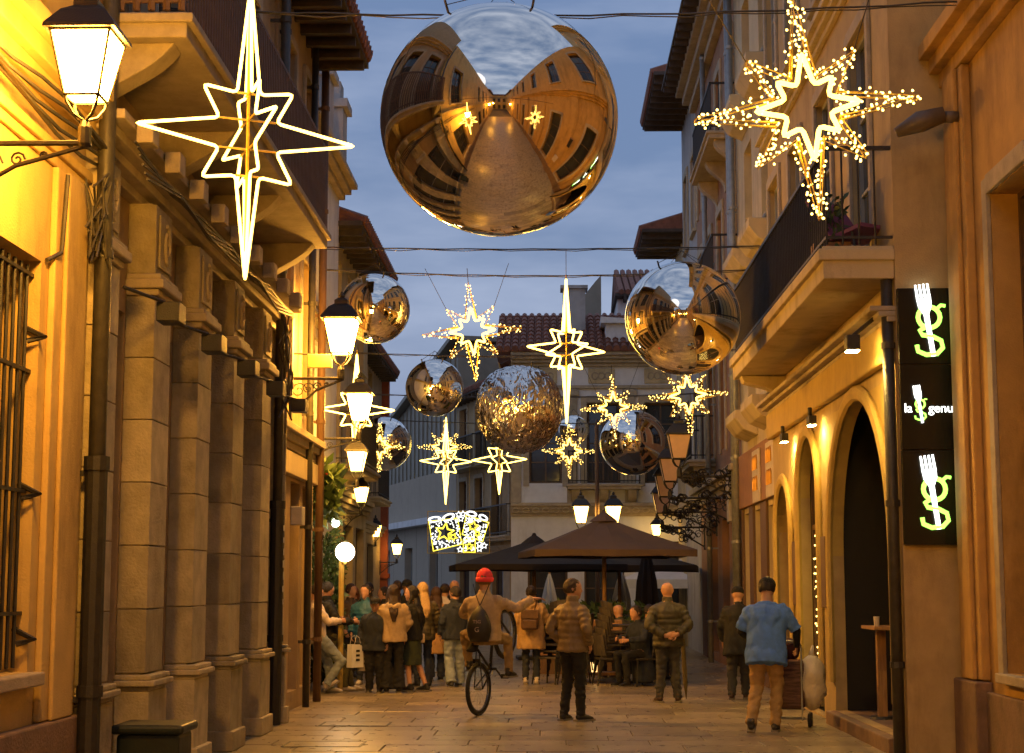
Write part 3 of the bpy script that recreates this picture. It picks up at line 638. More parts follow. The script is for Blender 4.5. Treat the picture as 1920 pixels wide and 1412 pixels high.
b = right('pale_eaved_house', 'pale house with dark timber eave and gutter lower than its neighbour', 3.85, 46.01, 49.5, 11.6, CREAM); b.window(.8, 1.8, 5, 7); b.wall(); b.eave(1.2)
# street behind the viewer, mirrored in the balls
for nm, lb, fn, X, m in (('rear_yellow_house', 'long yellow house further back along the street behind the viewer', left, -3.45, YEL), ('rear_orange_house', 'long ochre house opposite the yellow one behind the viewer', right, 3.95, YEL)):
    b = fn(nm, lb, X, -30, -9.02, 10.5, m)
    for i in range(5):
        x = 1.5+i*4.0
        b.window(x, x+1.4, 1.0, 3.6, rec=.25, cols=2, rows=2, fm=FRAMEB, surround=.15); b.window(x, x+1.4, 5.6, 8.4, rec=.25, cols=2, rows=3, fm=FRAMEB, surround=.18)
    b.wall(); b.ledge(4.6, 5.0, .25); b.eave(.7)
b = Bld('rear_end_house', 'ochre house closing the street behind the viewer', (5, -31, 0), PI, 10, 10.5, 6, YEL)
for x in (1.3, 4.2, 7.1): b.window(x, x+1.6, 5.5, 8.2, surround=.2, fm=FRAMEB); b.window(x, x+1.6, .3, 3.4, fm=FRAMEB, sill=False)
b.wall(); b.ledge(4.5, 4.9, .25); b.eave(.6)
# ------------------------------------------------------------------ lanterns
def lantern(label, pos, reach, side=-1, glass=LAMPGLASS, s=1.0, group='wall lanterns along the street', bracket=True, heavy=False, name='wall_lantern'):
    """pos = centre of the glass; bracket runs to the wall on the given side"""
    t = thing(name, label, 'lantern', pos, 0, group); a, c, h = .125*s, .215*s, .46*s; z0, z1 = -h/2, h/2
    for k in range(4):
        an = k*PI/2; M_ = Matrix.Rotation(an, 3, 'Z'); q = MB()
        vs_ = [M_ @ Vector(p) for p in ((-a*.97, -a, z0), (a*.97, -a, z0), (c*.97, -c, z1), (-c*.97, -c, z1))]; q.add(vs_, [(0,1,2,3)]); q.build('glass_pane', glass, t)
    q = MB(); q.quad((-a,-a,z0+.004),(a,-a,z0+.004),(a,a,z0+.004),(-a,a,z0+.004)); q.build('bottom_glass', glass, t)
    f = MB()
    for sx in (-1, 1):
        for sy in (-1, 1): f.tube([(sx*a, sy*a, z0), (sx*c, sy*c, z1)], .011*s, 5)
    for zz, r in ((z0, a), (z1, c)):
        for k in range(4):
            p = [(-r,-r,zz),(r,-r,zz),(r,r,zz),(-r,r,zz)]; f.tube([p[k], p[(k+1) % 4]], .013*s, 5)
    f.build('frame', IRON, t)
    q = MB(); r0 = c*1.22
    ring = [(r0, z1+.005), (r0*.98, z1+.03), (c*.75, z1+.17*s), (c*.42, z1+.22*s), (c*.42, z1+.27*s), (c*.2, z1+.31*s)]
    for i in range(len(ring)-1):
        for k in range(4):
            ca = [(-1,-1),(1,-1),(1,1),(-1,1)]; p, p2 = ca[k], ca[(k+1) % 4]; (ra, za), (rb, zb) = ring[i], ring[i+1]
            q.quad((p[0]*ra,p[1]*ra,za),(p2[0]*ra,p2[1]*ra,za),(p2[0]*rb,p2[1]*rb,zb),(p[0]*rb,p[1]*rb,zb))
    r_, z_ = ring[0]; q.quad((-r_,-r_,z_),(r_,-r_,z_),(r_,r_,z_),(-r_,r_,z_)); q.lathe([(.03*s, 0), (.045*s, .04), (.01*s, .1)], 8, (0, 0, z1+.3*s))
    q.build('roof', IRON, t)
    q = MB(); zb = z0-.17*s
    for sx, sy in ((-1,-1),(1,-1),(1,1),(-1,1)): q.tube([(sx*a*.95, sy*a*.95, z0), (sx*a*.9, sy*a*.9, z0-.05*s), (sx*a*.55, sy*a*.55, z0-.13*s), (0, 0, zb)], .012*s, 6)
    q.lathe([(.035*s, -.2*s), (.05*s, -.17*s), (.05*s, -.05*s), (.03*s, 0)], 10, (0, 0, zb)); q.build('cradle', IRON, t)
    if bracket:
        q = MB(); zb -= .2*s; w_ = side*reach
        q.tube([(0, 0, zb+.03), (w_, 0, zb+.03)], .022*s, 6); q.tube([(-side*.04, 0, zb+.02), (w_*.5, 0, zb-.13*s), (w_, 0, zb-.42*s)], .018*s, 6); q.box(min(w_, w_+.03*side), max(w_, w_+.03*side), -.05, .05, zb-.5*s, zb+.12*s)
        for k in range(4):
            cx = w_*(.3+.19*k); rr = (.03+.028*k)*s; q.tube([(cx+rr*(1-j/16)*math.cos(j*.7), 0, zb-.02-rr+rr*(1-j/16)*math.sin(j*.7)) for j in range(14)], .009*s, 5)
        if heavy:
            for k in range(26):
                x = w_*random.random(); z = zb+random.uniform(-.55, .25)*abs(x/w_); q.tube([(x+.12*math.cos(j*.9)*(1-j/9), random.uniform(-.12,.12), z+.12*math.sin(j*.9)*(1-j/9)) for j in range(8)], .014, 5)
        q.build('bracket', IRON, t)
    return t
def LP(u, v, Y): return at(u, v, Y)
lantern('large lit lantern on a scrolled bracket of the yellow house', LP(163, 128, 9.35), .80, s=.8)
lantern('lit lantern on scrolled iron bracket beside the stickered drainpipe', LP(640, 632, 22.3), .66)
boxo_ = MB(); p = at(600, 678, 22.3); boxo_.box(-.17, .17, -.02, .02, -.09, .1); o = boxo_.build('hanging_sign', mat('yellow_sign', (.7, .5, .15), .5), loc=p, bevel=.01); tag(o, 'small blank yellow sign board above the scrolled lantern bracket', 'sign')
q = MB(); q.tube([(-.1, 0, .1), (-.65, 0, .12)], .012, 6); q.build('arm', IRON, o)
lantern('lit lantern in front of a neon star by the hanging plants', LP(674, 764, 26.0), .95, s=.88)
lantern('lit lantern hanging just below the foot of the left neon star', LP(669, 866, 27.2), .8, glass=LAMPFAR, s=.72)
lantern('lit lantern above the dark shop balcony on the left', LP(677, 928, 33.0), .33, glass=LAMPFAR, s=.66)
lantern('lit lantern left of the rust red pillar', LP(704, 996, 50.0), .65, glass=LAMPFAR, s=.75)
lantern('lit lantern right of the rust red pillar above the crowd', LP(744, 1030, 51.5), .5, glass=LAMPFAR, s=.72)
lantern('lit lantern on the yellow house behind the viewer', (-2.65, -5, 4.8), .75)
lantern('lit lantern on the orange house behind the viewer', (3.2, -8, 4.8), .75, 1)
lantern('lit lantern on the long yellow house behind the viewer', (-2.65, -20, 4.8), .75)
for k, (u, v, Y) in enumerate(((1273, 838, 31.8), (1256, 882, 34.2), (1247, 912, 36.6), (1241, 944, 39.5))):
    p = at(u, v, Y); lantern(['unlit pale lantern, largest of the row on heavy wrought iron brackets', 'unlit pale lantern, second of the row on wrought iron brackets', 'unlit pale lantern, third of the row on wrought iron brackets', 'unlit pale lantern, smallest of the row on wrought iron brackets'][k], p, 3.7-p.x-.03, 1, OPAL, 1.0, 'unlit lanterns on the right wall', heavy=True)
p = at(1231, 994, 49.2); t = lantern('lit lantern hanging from a long rod before the white mansion', p, .3, 1, LAMPFAR, .7, bracket=False, name='hanging_lantern'); q = MB(); q.tube([(0,0,.35), (0,0,3.6), (0,.8,3.65)], .02, 6); q.build('rod', IRON, t)
# lamp post behind the parasol
pp = gnd(1112, 1212); pp = Vector((at(1120, 1000, 43).x, 43, 0)); t = thing('lamp_post', 'tall brown lamp post behind the parasol carrying two lit lanterns', 'lamp post', pp)
q = MB(); q.lathe([(.16, 0), (.16, .5), (.09, .6), (.06, 1.2), (.05, 5.9), (.02, 6.0)], 12); q.tube([(-.48, 0, 3.1), (-.3, 0, 2.95), (0, 0, 3.0), (.3, 0, 2.95), (.48, 0, 3.1)], .025, 6); q.build('post', BROWN, t, smooth=True)
for sx, nm in ((-.42, 'farther from'), (.42, 'nearer to')):
    lantern('lit lantern on the two armed post, on the arm '+nm+' the rod hung lantern', pp+Vector((sx*1.0, 0, 3.5)), .1, 1, LAMPFAR, .95, 'twin post lanterns behind the parasol', bracket=False, name='post_lantern')
# globe lamp and small bare lamp by the plants
p = at(647, 1035, 26.6); t = thing('globe_lamp', 'glowing white globe lamp on a yellow lit post beside the plants', 'lamp', (p.x, 26.6, 0)); q = MB(); q.ball((0, 0, p.z), .155, 24, 16); q.build('globe', GLOBE, t, smooth=True)
q = MB(); q.tube([(-.06, .05, 0), (-.06, .05, p.z-.15), (0, 0, p.z-.15)], .045, 8); q.build('post', mat('lamp_post_yellow', (.5, .36, .08), .6), t)
p = at(629, 980, 26.9); t = thing('bulb_lamp', 'bright bare bulb lamp among the wall plants', 'lamp', p); q = MB(); q.ball((0,0,0), .07, 12, 8); q.build('bulb', mat('white_bulb', (1,1,1), .4, emit=(1, .93, .75), estr=14), t, smooth=True); q = MB(); q.tube([(-.02,0,.0), (-.55,0,.08)], .015, 6); q.build('arm', IRON, t)
plant('hanging_plant', 'spiky hanging plant with red flowers above the leaning men', (-3.72, 26.6, 2.55), 520, .3, .85, .22, .7, 14, None, 5)
plant('wall_climber', 'dark leafy climber on the wall behind the globe lamp', (-3.75, 27.6, .0), 1700, .3, 2.4, .13, .6, 0, None, 6)
# ------------------------------------------------------------------ hanging decorations
def A_outline(w, vt, vb): # neon star outline (x, z) scaled so half width = w
    k = w
    pts = [(0, vt), (.105*k, .376*k), (.41*k, .42*k), (.258*k, .134*k), (k, 0), (.258*k, -.134*k), (.41*k, -.42*k), (.105*k, -.376*k), (0, vb)]
    return pts + [(-x, z) for x, z in pts[-2:0:-1]]
def soften(pts, r=.18):
    out = []; n = len(pts)
    for i in range(n):
        p = Vector(pts[i]); a = Vector(pts[i-1]); b = Vector(pts[(i+1) % n]); da = (a-p); db = (b-p); la = min(.03, da.length*r); lb = min(.03, db.length*r)
        out += [p+da.normalized()*la, p+(da.normalized()*la+db.normalized()*lb)*.28, p+db.normalized()*lb]
    return out
def neon_star(label, pos, width, rot=.2, top=1.31, bot=1.32, top_z=None):
    t = thing('neon_star', label, 'star light', pos, rot, 'neon rope stars over the street'); w_ = width/2
    for k, an in enumerate((0, PI/2)):
        pts = [(x*math.cos(an), x*math.sin(an), z) for x, z in A_outline(w_*(1 if k == 0 else .96), top*w_, -bot*w_)]
        q = MB(); q.tube(soften(pts), .011 if pos[1] < 15 else .0145, 7, closed=True); q.build('neon_outline', NEON, t, smooth=True)
    q = MB(); q.tube([(0,0,top*w_+.05), (0,0,-bot*w_*.8)], .012, 6)
    for z in (.376*w_, .134*w_, -.134*w_, -.376*w_):
        e = .105*w_ if abs(z) > .2*w_ else .258*w_
        q.tube([(-e,0,z), (e,0,z)], .008, 5); q.tube([(0,-e,z), (0,e,z)], .008, 5)
    q.build('metal_frame', TINSEL, t)
    q = MB(); q.tube([(0,0,top*w_+.04), (0,0,top*w_+.45)], .005, 4); q.build('hanging_wire', PIPE, t)
    return t
def fairy_star(label, pos, width, tilt=0, rot=0, nb=150, seed=0):
    rd = random.Random(seed); t = thing('fairy_light_star', label, 'star light', pos, rot, 'fairy light stars over the street'); t.rotation_euler = (0, tilt, rot); w_ = width/2
    def star(tips, R0):
        pts = []
        for k in range(8):
            a = PI/2 - k*PI/4; r = (tips[0] if k % 4 == 0 else tips[1] if k % 4 == 2 else tips[2]); pts.append((r*math.cos(a)*w_, r*math.sin(a)*w_))
            a2_ = a-PI/8; pts.append((R0*math.cos(a2_)*w_, R0*math.sin(a2_)*w_))
        return pts
    outer = star((1.0, 1.0, .68), .30); inner = star((.50, .48, .36), .205)
    q = MB(); br = .0105 if pos[1] < 15 else .0105; nb = 230 if pos[1] < 15 else 110
    for yy in (-.05, .05): q.tube([(x, yy, z) for x, z in outer], .011, 5, closed=True)
    for x, z in outer: q.tube([(x, -.05, z), (x, .05, z)], .007, 4)
    q.build('tinsel_frame', TINSEL, t)
    q = MB(); q.tube(soften([(x, -.07, z) for x, z in inner], .3), .017, 7, closed=True); q.build('rope_light', ROPE, t, smooth=True)
    q = MB(); n = len(outer)
    for i in range(n):
        a, b_ = Vector(outer[i]), Vector(outer[(i+1) % n]); d = b_-a; m = max(3, int(nb*d.length/(9.5*w_)))
        nrm = Vector((d.y, -d.x)).normalized()
        for j in range(m):
            for yy in (-.06, .06):
                p = a+d*((j+rd.random()*.8)/m)+nrm*rd.uniform(-.035, .05); q.ball((p.x, yy+rd.uniform(-.03,.03), p.y), br*.9, 5, 4)
    tag(q.build('bulbs', BULB, t), kind='stuff')
    q = MB()
    for sx in (-1, 1): q.tube([(sx*.48*w_, 0, .48*w_), (sx*.85*w_, 0, 1.35*w_)], .004, 4)
    q.tube([(0, 0, w_), (0, 0, 1.3*w_)], .005, 4); q.build('hanging_wires', PIPE, t)
    return t
def mirror_ball(label, u, v, dpx, Y, squash=.98, m=CHROME, name='mirror_ball'):
    p = at(u, v, Y); r = dpx/2/F*Y*1.035; t = thing(name, label, 'ball ornament', p, 0, 'mirror balls hung over the street')
    n, mm = (64, 40) if m is not FOIL else (200, 120); q = MB()
    rd = random.Random(int(u)); seams = 8
    vs_ = []
    q.ball((0,0,0), (r, r, r*squash), n, mm)
    me_pts = []
    for (x, y, z) in q.v:                                # inflated panels: faint seams and a slight wobble
        a = math.atan2(y, x); k = 1+.006*abs(math.sin(a*seams/2))*(1-abs(z/r)**2) + .0018*math.sin(3*a+z/r*4+u)
        if m is FOIL:
            nv = Vector((x, y, z*.4))*3.2/r; n1 = noise.noise(nv*1.6+Vector((3, 1, 7))); n2 = noise.noise(nv*3.7); k = 1-.03*(1-abs(n1))**5-.016*(1-abs(n2))**4 - .22*max(0, z/r-.80)
        me_pts.append((x*k, y*k, z*k))
    q.v = me_pts; o = q.build('foil_sphere', m, t, smooth=True)
    q = MB()
    for k in range(4): an = k*PI/2+.6; q.tube([(r*.5*math.cos(an), r*.5*math.sin(an), r*.85*squash), (r*.54*math.cos(an), r*.54*math.sin(an), r*.97*squash)], .012, 5); q.tube([(r*.53*math.cos(an), r*.53*math.sin(an), r*.93*squash), (0, 0, r*squash+.16)], .004, 4)
    q.build('hanging_lines', PIPE, t)
    return p, r
# crinkles for the foil ball
_n = FOIL.node_tree.nodes; _l = FOIL.node_tree.links.new; _t = _n.new('ShaderNodeTexCoord'); _mp = _n.new('ShaderNodeMapping'); _mp.inputs['Scale'].default_value = (1, 1, .45)
_v = _n.new('ShaderNodeTexNoise'); _v.inputs['Scale'].default_value = 7; _v.inputs['Detail'].default_value = 5; _v.inputs['Distortion'].default_value = 1.6; _v.noise_type = 'RIDGED_MULTIFRACTAL' if hasattr(_v, 'noise_type') else 'FBM'
_b = _n.new('ShaderNodeBump'); _b.inputs['Strength'].default_value = .9; _b.inputs['Distance'].default_value = .05
_l(_t.outputs['Object'], _mp.inputs[0]); _l(_mp.outputs[0], _v.inputs['Vector']); _l(_v.outputs[0], _b.inputs['Height']); _l(_b.outputs[0], _n['Principled BSDF'].inputs['Normal'])
def cable(label, Y, z, sag=.15, xl=-3.6, xr=3.7, tw=0):
    q = MB(); q.tube([(xl+(xr-xl)*i/24, tw*math.sin(i*2.1)*.02, z-sag*(1-((i-12)/12)**2)) for i in range(25)], .009, 6); q.tube([(xl+(xr-xl)*i/24, .02+.015*math.sin(i*1.7), z-.015-sag*(1-((i-12)/12)**2)+.012*math.sin(i*2.3)) for i in range(25)], .006, 5)
    o = q.build('span_cable', PIPE); o.location = (0, Y, 0); tag(o, label, 'cable')
neon_star('largest neon star on the left before the stone balcony', at(465, 253, 10.7), 1.5, .43, 1.40, 1.32)
neon_star('neon star beside the crinkled foil ball under the upper cable', at(1062, 655, 25.0), 1.38, .5, 1.6, 1.66)
neon_star('neon star behind the left wall lanterns', at(668, 768, 27.6), 1.32, .25, 1.45, 1.62)
neon_star('neon star hanging lowest in front of a fairy light star', at(836, 865, 42.6), 1.40, .3, 1.65, 1.6)
neon_star('neon star partly hidden behind the crinkled foil ball', at(936, 862, 41.0), 1.45, -.25, 1.0, 1.2)
fairy_star('largest fairy light star beside the railed stone balcony', at(1512, 205, 10.8), 1.5, -.10, 0, 150, 1)
fairy_star('fairy light star against open sky above the foil ball', at(885, 622, 25.0), 1.52, -.08, .1, 150, 2)
fairy_star('fairy light star overlapping the lower right mirror ball', at(1150, 765, 34.0), 1.38, -.04, .0, 140, 3)
fairy_star('fairy light star beneath the large right mirror ball', at(1290, 742, 30.4), 1.48, -.06, -.1, 140, 4)
fairy_star('fairy light star under the foot of the central neon star', at(1067, 846, 43.5), 1.45, 0, .1, 130, 5)
fairy_star('fairy light star in front of the lower left mirror ball', at(712, 838, 35.5), 1.08, 0, .1, 130, 6)
fairy_star('fairy light star behind the lowest neon star', at(834, 838, 45.5), 1.5, 0, 0, 130, 7)
mirror_ball('huge mirror ball reflecting the street, largest of all', 936, 226, 442, 14.3, .975)
mirror_ball('large mirror ball beside the right balcony corner', 1280, 597, 212, 22, .98)
mirror_ball('mirror ball partly behind the lit lantern by the drainpipe', 702, 579, 131, 25, .99)
mirror_ball('small mirror ball left of the crinkled foil ball', 815, 727, 106, 31, .99)
mirror_ball('crinkled silver foil ball with wrinkled skin', 973, 766, 162, 30.9, 1.03, FOIL, 'foil_ball')
mirror_ball('mirror ball behind a fairy light star on the left', 720, 832, 100, 37.4, .98)
mirror_ball('mirror ball behind a fairy light star on the right', 1187, 830, 122, 36, .97)
mirror_ball('smallest mirror ball behind the central neon star', 1076, 806, 56, 46, .98)
for lb, Y, z, sg in (('nearest span cable carrying the two largest stars', 10.75, 5.95, .1), ('span cable above the huge mirror ball', 14.3, 6.85, .1), ('span cable over the large right mirror ball', 22, 6.25, .05),
                     ('thick span cable crossing open sky above the central stars', 25.0, 6.52, .12), ('span cable from which the crinkled foil ball hangs', 30.95, 6.1, .12), ('span cable above the lower mirror balls', 36.2, 5.9, .1), ('farthest span cable with the lowest neon star', 42.5, 5.95, .12)):
    cable(lb, Y, z, sg, -3.5 if Y < 26 else -4.4, 3.65 if Y < 31 else 3.75, 1)
# gift box light sign
p = at(860, 998, 45); GY = mat('gift_yellow_light', (1, 1, .3), .4, emit=(1, .80, .06), estr=.75, sample=False); GW = mat('gift_white_light', (1, 1, 1), .4, emit=(.95, 1, .98), estr=.8, sample=False)
t = thing('gift_light_panel', 'hanging light panel of glowing gift boxes with stars and bows', 'light panel', p); s_ = 45/F
q = MB()
for a, b_ in (((-58, -39), (58, -39)), ((58, -39), (58, 39)), ((58, 39), (-58, 39)), ((-58, 39), (-58, -39))): q.tube([(a[0]*s_, 0, a[1]*s_), (b_[0]*s_, 0, b_[1]*s_)], .012, 5)
q.tube([(-20*s_, 0, 39*s_), (-20*s_, 0, 39*s_+1.6)], .006, 4); q.tube([(20*s_, 0, 39*s_), (20*s_, 0, 39*s_+1.6)], .006, 4)
q.build('panel_frame', TINSEL, t)
def star5(cx, cz, r, rot=0): return [((cx+(r if k % 2 == 0 else r*.45)*math.sin(rot+k*PI/5))*s_, -.03, (cz+(r if k % 2 == 0 else r*.45)*math.cos(rot+k*PI/5))*s_) for k in range(10)]
def giftbox(poly, stars, bows, small=False):
    q = MB(); q.tube([(x*s_, -.02, z*s_) for x, z in poly], .02, 6, closed=True)
    for (cx, cz, r, ro) in stars: q.tube(star5(cx, cz, r, ro), .018, 6, closed=True); q.tube(star5(cx, cz, r*.8, ro), .012, 6, closed=True)
    o = q.build('gift_box', GY, t)
    rd = random.Random(len(poly)+int(poly[0][0])); w_ = MB(); xs = [x for x, z in poly]; zs = [z for x, z in poly]
    for i in range(150 if not small else 25):
        a_, b2 = rd.random(), rd.random(); P0, P1, P2, P3 = [Vector(k) for k in poly]; pt = (P0*(1-a_)+P1*a_)*(1-b2)+(P3*(1-a_)+P2*a_)*b2
        if any((pt.x-cx)**2+(pt.y-cz)**2 < (r*.8)**2 for cx, cz, r, ro in stars): continue
        w_.ball((pt.x*s_, -.015, pt.y*s_), .021, 5, 4)
    for (cx, cz, rx, rz, ro) in bows:
        for k in (1, .72): w_.tube([((cx+rx*k*math.cos(a)*math.cos(ro)-rz*k*math.sin(a)*math.sin(ro))*s_, -.02, (cz+rx*k*math.cos(a)*math.sin(ro)+rz*k*math.sin(a)*math.cos(ro))*s_) for a in [i*PI/6 for i in range(12)]], .014, 5, closed=True)
    tag(w_.build('white_lights', GW, o), kind='stuff')
giftbox([(-56, 20), (-2, 26), (6, -22), (-47, -35)], [(-26, 0, 19, .15), (-10, -9, 8, .5)], [(-45, 24, 12, 5, .1), (-19, 28, 12, 6, .35)])
giftbox([(14, 32), (56, 18), (45, -17), (7, -4)], [(27, 11, 11, .2), (35, -3, 7, .6)], [(24, 34, 10, 5, -.2), (46, 27, 9, 5, -.5)])
giftbox([(9, -14), (31, -14), (31, -37), (9, -37)], [(20, -26, 8, 0)], [(15, -13, 5, 4, 0), (25, -13, 5, 4, 0)], True)
q = MB()
for cx, cz in ((0, 33), (8, 34), (4, 25), (3, -32), (39, -22), (39, -31), (48, -25)): q.tube(star5(cx, cz, 6), .014, 5, closed=True)
q.build('snow_stars', GW, t)
for k, (u, v) in enumerate(((667, 1358), (608, 1396))):
    p = gnd(u, v); t = thing('access_cover', ['rectangular paved access cover with dark frame near the crowd', 'rectangular paved access cover with dark frame beside the second drainpipe'][k], 'cover', (p.x, p.y, .003))
    q = MB(); q.box(-.42, .42, -.3, -.27, 0, .004); q.box(-.42, .42, .27, .3, 0, .004); q.box(-.42, -.39, -.27, .27, 0, .004); q.box(.39, .42, -.27, .27, 0, .004); q.build('frame', IRON, t); boxo('inset_slab', PAVE, t, -.388, .388, -.268, .268, 0, .0025)
# ------------------------------------------------------------------ terrace
def parasol(label, x, y, half, zt, ze, m, pole=.045, rot=0):
    t = thing('parasol', label, 'parasol', (x, y, 0), rot, 'parasols on the terrace')
    q = MB(); q.tube([(0,0,.08), (0,0,zt-.02)], pole, 10); q.build('pole', WOOD, t, smooth=True); q = MB(); q.box(-.4, .4, -.4, .4, 0, .08); q.build('base', IRON, t, bevel=.02)
    n = 8; q = MB(); pts = []
    for k in range(n):
        a = k*2*PI/n; d = (math.cos(a), math.sin(a)); m_ = max(abs(d[0]), abs(d[1])); pts.append((d[0]/m_*half, d[1]/m_*half))
    vs_ = [(0, 0, zt)]; fs = []; rings = 4
    for r in range(1, rings+1):
        f = r/rings
        for k in range(2*n):
            p0, p1 = Vector(pts[k//2]), Vector(pts[(k//2+1) % n]); p_ = p0 if k % 2 == 0 else (p0+p1)/2*(.985); vs_.append((p_.x*f, p_.y*f, zt-(zt-ze)*f**.92-(.03*math.sin(f*PI) if k % 2 else 0)))
    M2 = 2*n
    for k in range(M2): vs_.append((vs_[1+(rings-1)*M2+k][0], vs_[1+(rings-1)*M2+k][1], ze-.14+(.02 if k % 2 else 0)))
    for k in range(M2): fs.append((0, 1+k, 1+(k+1) % M2))
    for r in range(rings): 
        for k in range(M2): fs.append((1+r*M2+k, 1+(r+1)*M2+k, 1+(r+1)*M2+(k+1) % M2, 1+r*M2+(k+1) % M2))
    q.add(vs_, fs); c = q.build('canopy', m, t); c.modifiers.new('thick', 'SOLIDIFY').thickness = .006
    q = MB(); q.lathe([(.3, zt-.1), (.18, zt+.0), (.06, zt+.08), (.03, zt+.14)], 12); q.build('vent_cap', m, t)
    for k in range(n):
        q = MB(); q.tube([(0, 0, zt-.06), (pts[k][0]*.98, pts[k][1]*.98, ze-.02)], .012, 5); rb = q.build('rib', WOOD, t); q = MB(); q.tube([(0, 0, ze-.1), (pts[k][0]*.5, pts[k][1]*.5, (zt+ze)/2-.06)], .01, 5); q.build('strut', WOOD, rb)
    return t
PB = mat('canvas_brown', (.115, .078, .054), .85, .12, 4, .2, 120); PD = mat('canvas_dark', (.035, .026, .02), .9, .15, 4, .2, 120); PW = mat('canvas_white', (.62, .63, .66), .85, .08, 4, .2, 120)
parasol('large open brown canvas parasol above the terrace tables', 1.12, 34.0, 1.6, 3.08, 2.38, PB, rot=.12)
parasol('dark open parasol behind the large brown one', -.35, 38.5, 1.9, 2.75, 2.15, PD, rot=.1)
parasol('black open parasol at the back near the tents', 1.7, 40.5, 1.9, 2.7, 2.15, PD, rot=-.1)
def closed_parasol(label, u, v0, v1, Y, m, r):
    p = at(u, v0, Y); pb = at(u, v1, Y); t = thing('closed_parasol', label, 'parasol', (p.x, Y, 0), 0, 'closed parasols on the terrace'); q = MB()
    n = 16; prof = [(.03, p.z), (r*.45, p.z-.25), (r*.8, (p.z+pb.z)/2), (r, pb.z), (r*.9, pb.z-.04)]
    vs_ = []; 
    for rr, z in prof:
        for k in range(n): a = 2*PI*k/n; r2 = rr*(1 if k % 2 else .72); vs_.append((r2*math.cos(a), r2*math.sin(a), z))
    q.add(vs_, [(i*n+k, i*n+(k+1) % n, (i+1)*n+(k+1) % n, (i+1)*n+k) for i in range(len(prof)-1) for k in range(n)]); q.build('folded_canopy', m, t)
    q = MB(); q.tube([(0,0,.05), (0,0,p.z+.06)], .03, 8); q.build('pole', WOOD, t); q = MB(); q.box(-.3,.3,-.3,.3,0,.06); q.build('base', IRON, t)
closed_parasol('folded white parasol behind the bearded crowd edge', 1030, 1075, 1165, 43.5, PW, .26)
closed_parasol('folded white parasol between the terrace and the tents', 1165, 1072, 1165, 42.6, PW, .3)
closed_parasol('folded black parasol beside the bald man', 1212, 1030, 1150, 37.2, PD, .3)
for k, (u, Y) in enumerate(((1235, 47.0), (1275, 48.5))):
    p = at(u, 1088, Y); t = thing('market_tent', ['white market tent with sagging roof behind the folded black parasol', 'white market tent half hidden by the right hand wall'][k], 'tent', (p.x, Y-.2, 0)); q = MB(); r_ = 1.1
    vs_ = [(0, 0, 2.45), (-r_, -r_*.8, 1.85), (r_, -r_*.8, 1.85), (r_, r_*.8, 1.85), (-r_, r_*.8, 1.85), (-r_, -r_*.8, 1.6), (r_, -r_*.8, 1.6), (r_, r_*.8, 1.6), (-r_, r_*.8, 1.6), (-.5, -.4, 2.08), (.5, -.4, 2.08), (.5, .4, 2.08), (-.5, .4, 2.08)]
    q.add(vs_, [(0,9,10), (0,10,11), (0,11,12), (0,12,9), (9,1,2,10), (10,2,3,11), (11,3,4,12), (12,4,1,9), (1,5,6,2), (2,6,7,3), (3,7,8,4), (4,8,5,1)]); q.build('canopy', PW, t)
    for sx in (-1, 1):
        for sy in (-1, 1): q = MB(); q.tube([(sx*(r_-.04), sy*(r_*.8-.04), 0), (sx*(r_-.04), sy*(r_*.8-.04), 1.8)], .03, 6); q.build('leg', PIPEG, t)
CH = mat('dark_rattan', (.04, .032, .024), .6, .3, 40, .4, 120)
def chair_parts(t, z=0):
    q = MB(); q.box(-.22, .22, -.22, .22, .43, .47); q.build('seat', CH, t, bevel=.012)
    q = MB(); n = 9
    vs_ = []
    for j in range(4):
        for i in range(n): a = (i/(n-1)-.5)*2.4; zz = .5+.38*j/3; vs_.append((.25*math.sin(a), -.02-.24*math.cos(a)-.04*j/3, zz-.07*(1-math.cos(a))*j/3))
    q.add(vs_, [(j*n+i, j*n+i+1, (j+1)*n+i+1, (j+1)*n+i) for j in range(3) for i in range(n-1)]); o = q.build('backrest', CH, t); o.modifiers.new('thick', 'SOLIDIFY').thickness = .02
    for sx in (-1, 1):
        for sy in (-1, 1): q = MB(); q.tube([(sx*.2, sy*.2, .44), (sx*.235, sy*.25, 0)], .014, 6); q.build('leg', IRON, t)
def copy_tree(o, parent=None):
    c = o.copy(); col.objects.link(c); c.parent = parent
    for ch in list(o.children): copy_tree(ch, c)
    return c
proto = None
ORD = ['lowest', 'second lowest', 'third lowest', 'third from the top', 'second from the top', 'topmost']
OR4 = ['lowest', 'second lowest', 'third', 'topmost']
def chair(label, loc, rz, group, tilt=0):
    global proto
    if proto is None: proto = thing('terrace_chair', label, 'chair', loc, rz, group); chair_parts(proto); o = proto
    else: o = copy_tree(proto); tag(o, label, 'chair', group)
    o.location = loc; o.rotation_euler = (tilt, 0, rz); return o
for k in range(6): chair(ORD[k]+' dark rattan chair in the stack behind the woman with backpack', (.03+.02*k, 28.9+.035*k, .11*k), 2.6, 'stacked chairs behind the backpack woman')
for k in range(6): chair(ORD[k]+' dark rattan chair in the stack right beside the wooden terrace counter', (1.02+.03*k, 28.6+.02*k, .11*k), -1.4, 'stacked chairs beside the counter')
for k in range(4): chair(OR4[k]+' dark rattan chair in the short stack near the man in quilted jacket', (.42+.02*k, 28.9+.02*k, .11*k), 1.4, 'stacked chairs left of the counter')
seats = [(1.52, 28.4, 2.2), (1.75, 30.1, -2.4), (1.3, 30.5, .6)]
for k, (x, y, r) in enumerate(seats): chair(['terrace chair under the sitter nearest the bald man', 'terrace chair under the sitter in black', 'terrace chair under the bald sitter'][k], (x, y, 0), r, 'occupied terrace chairs')
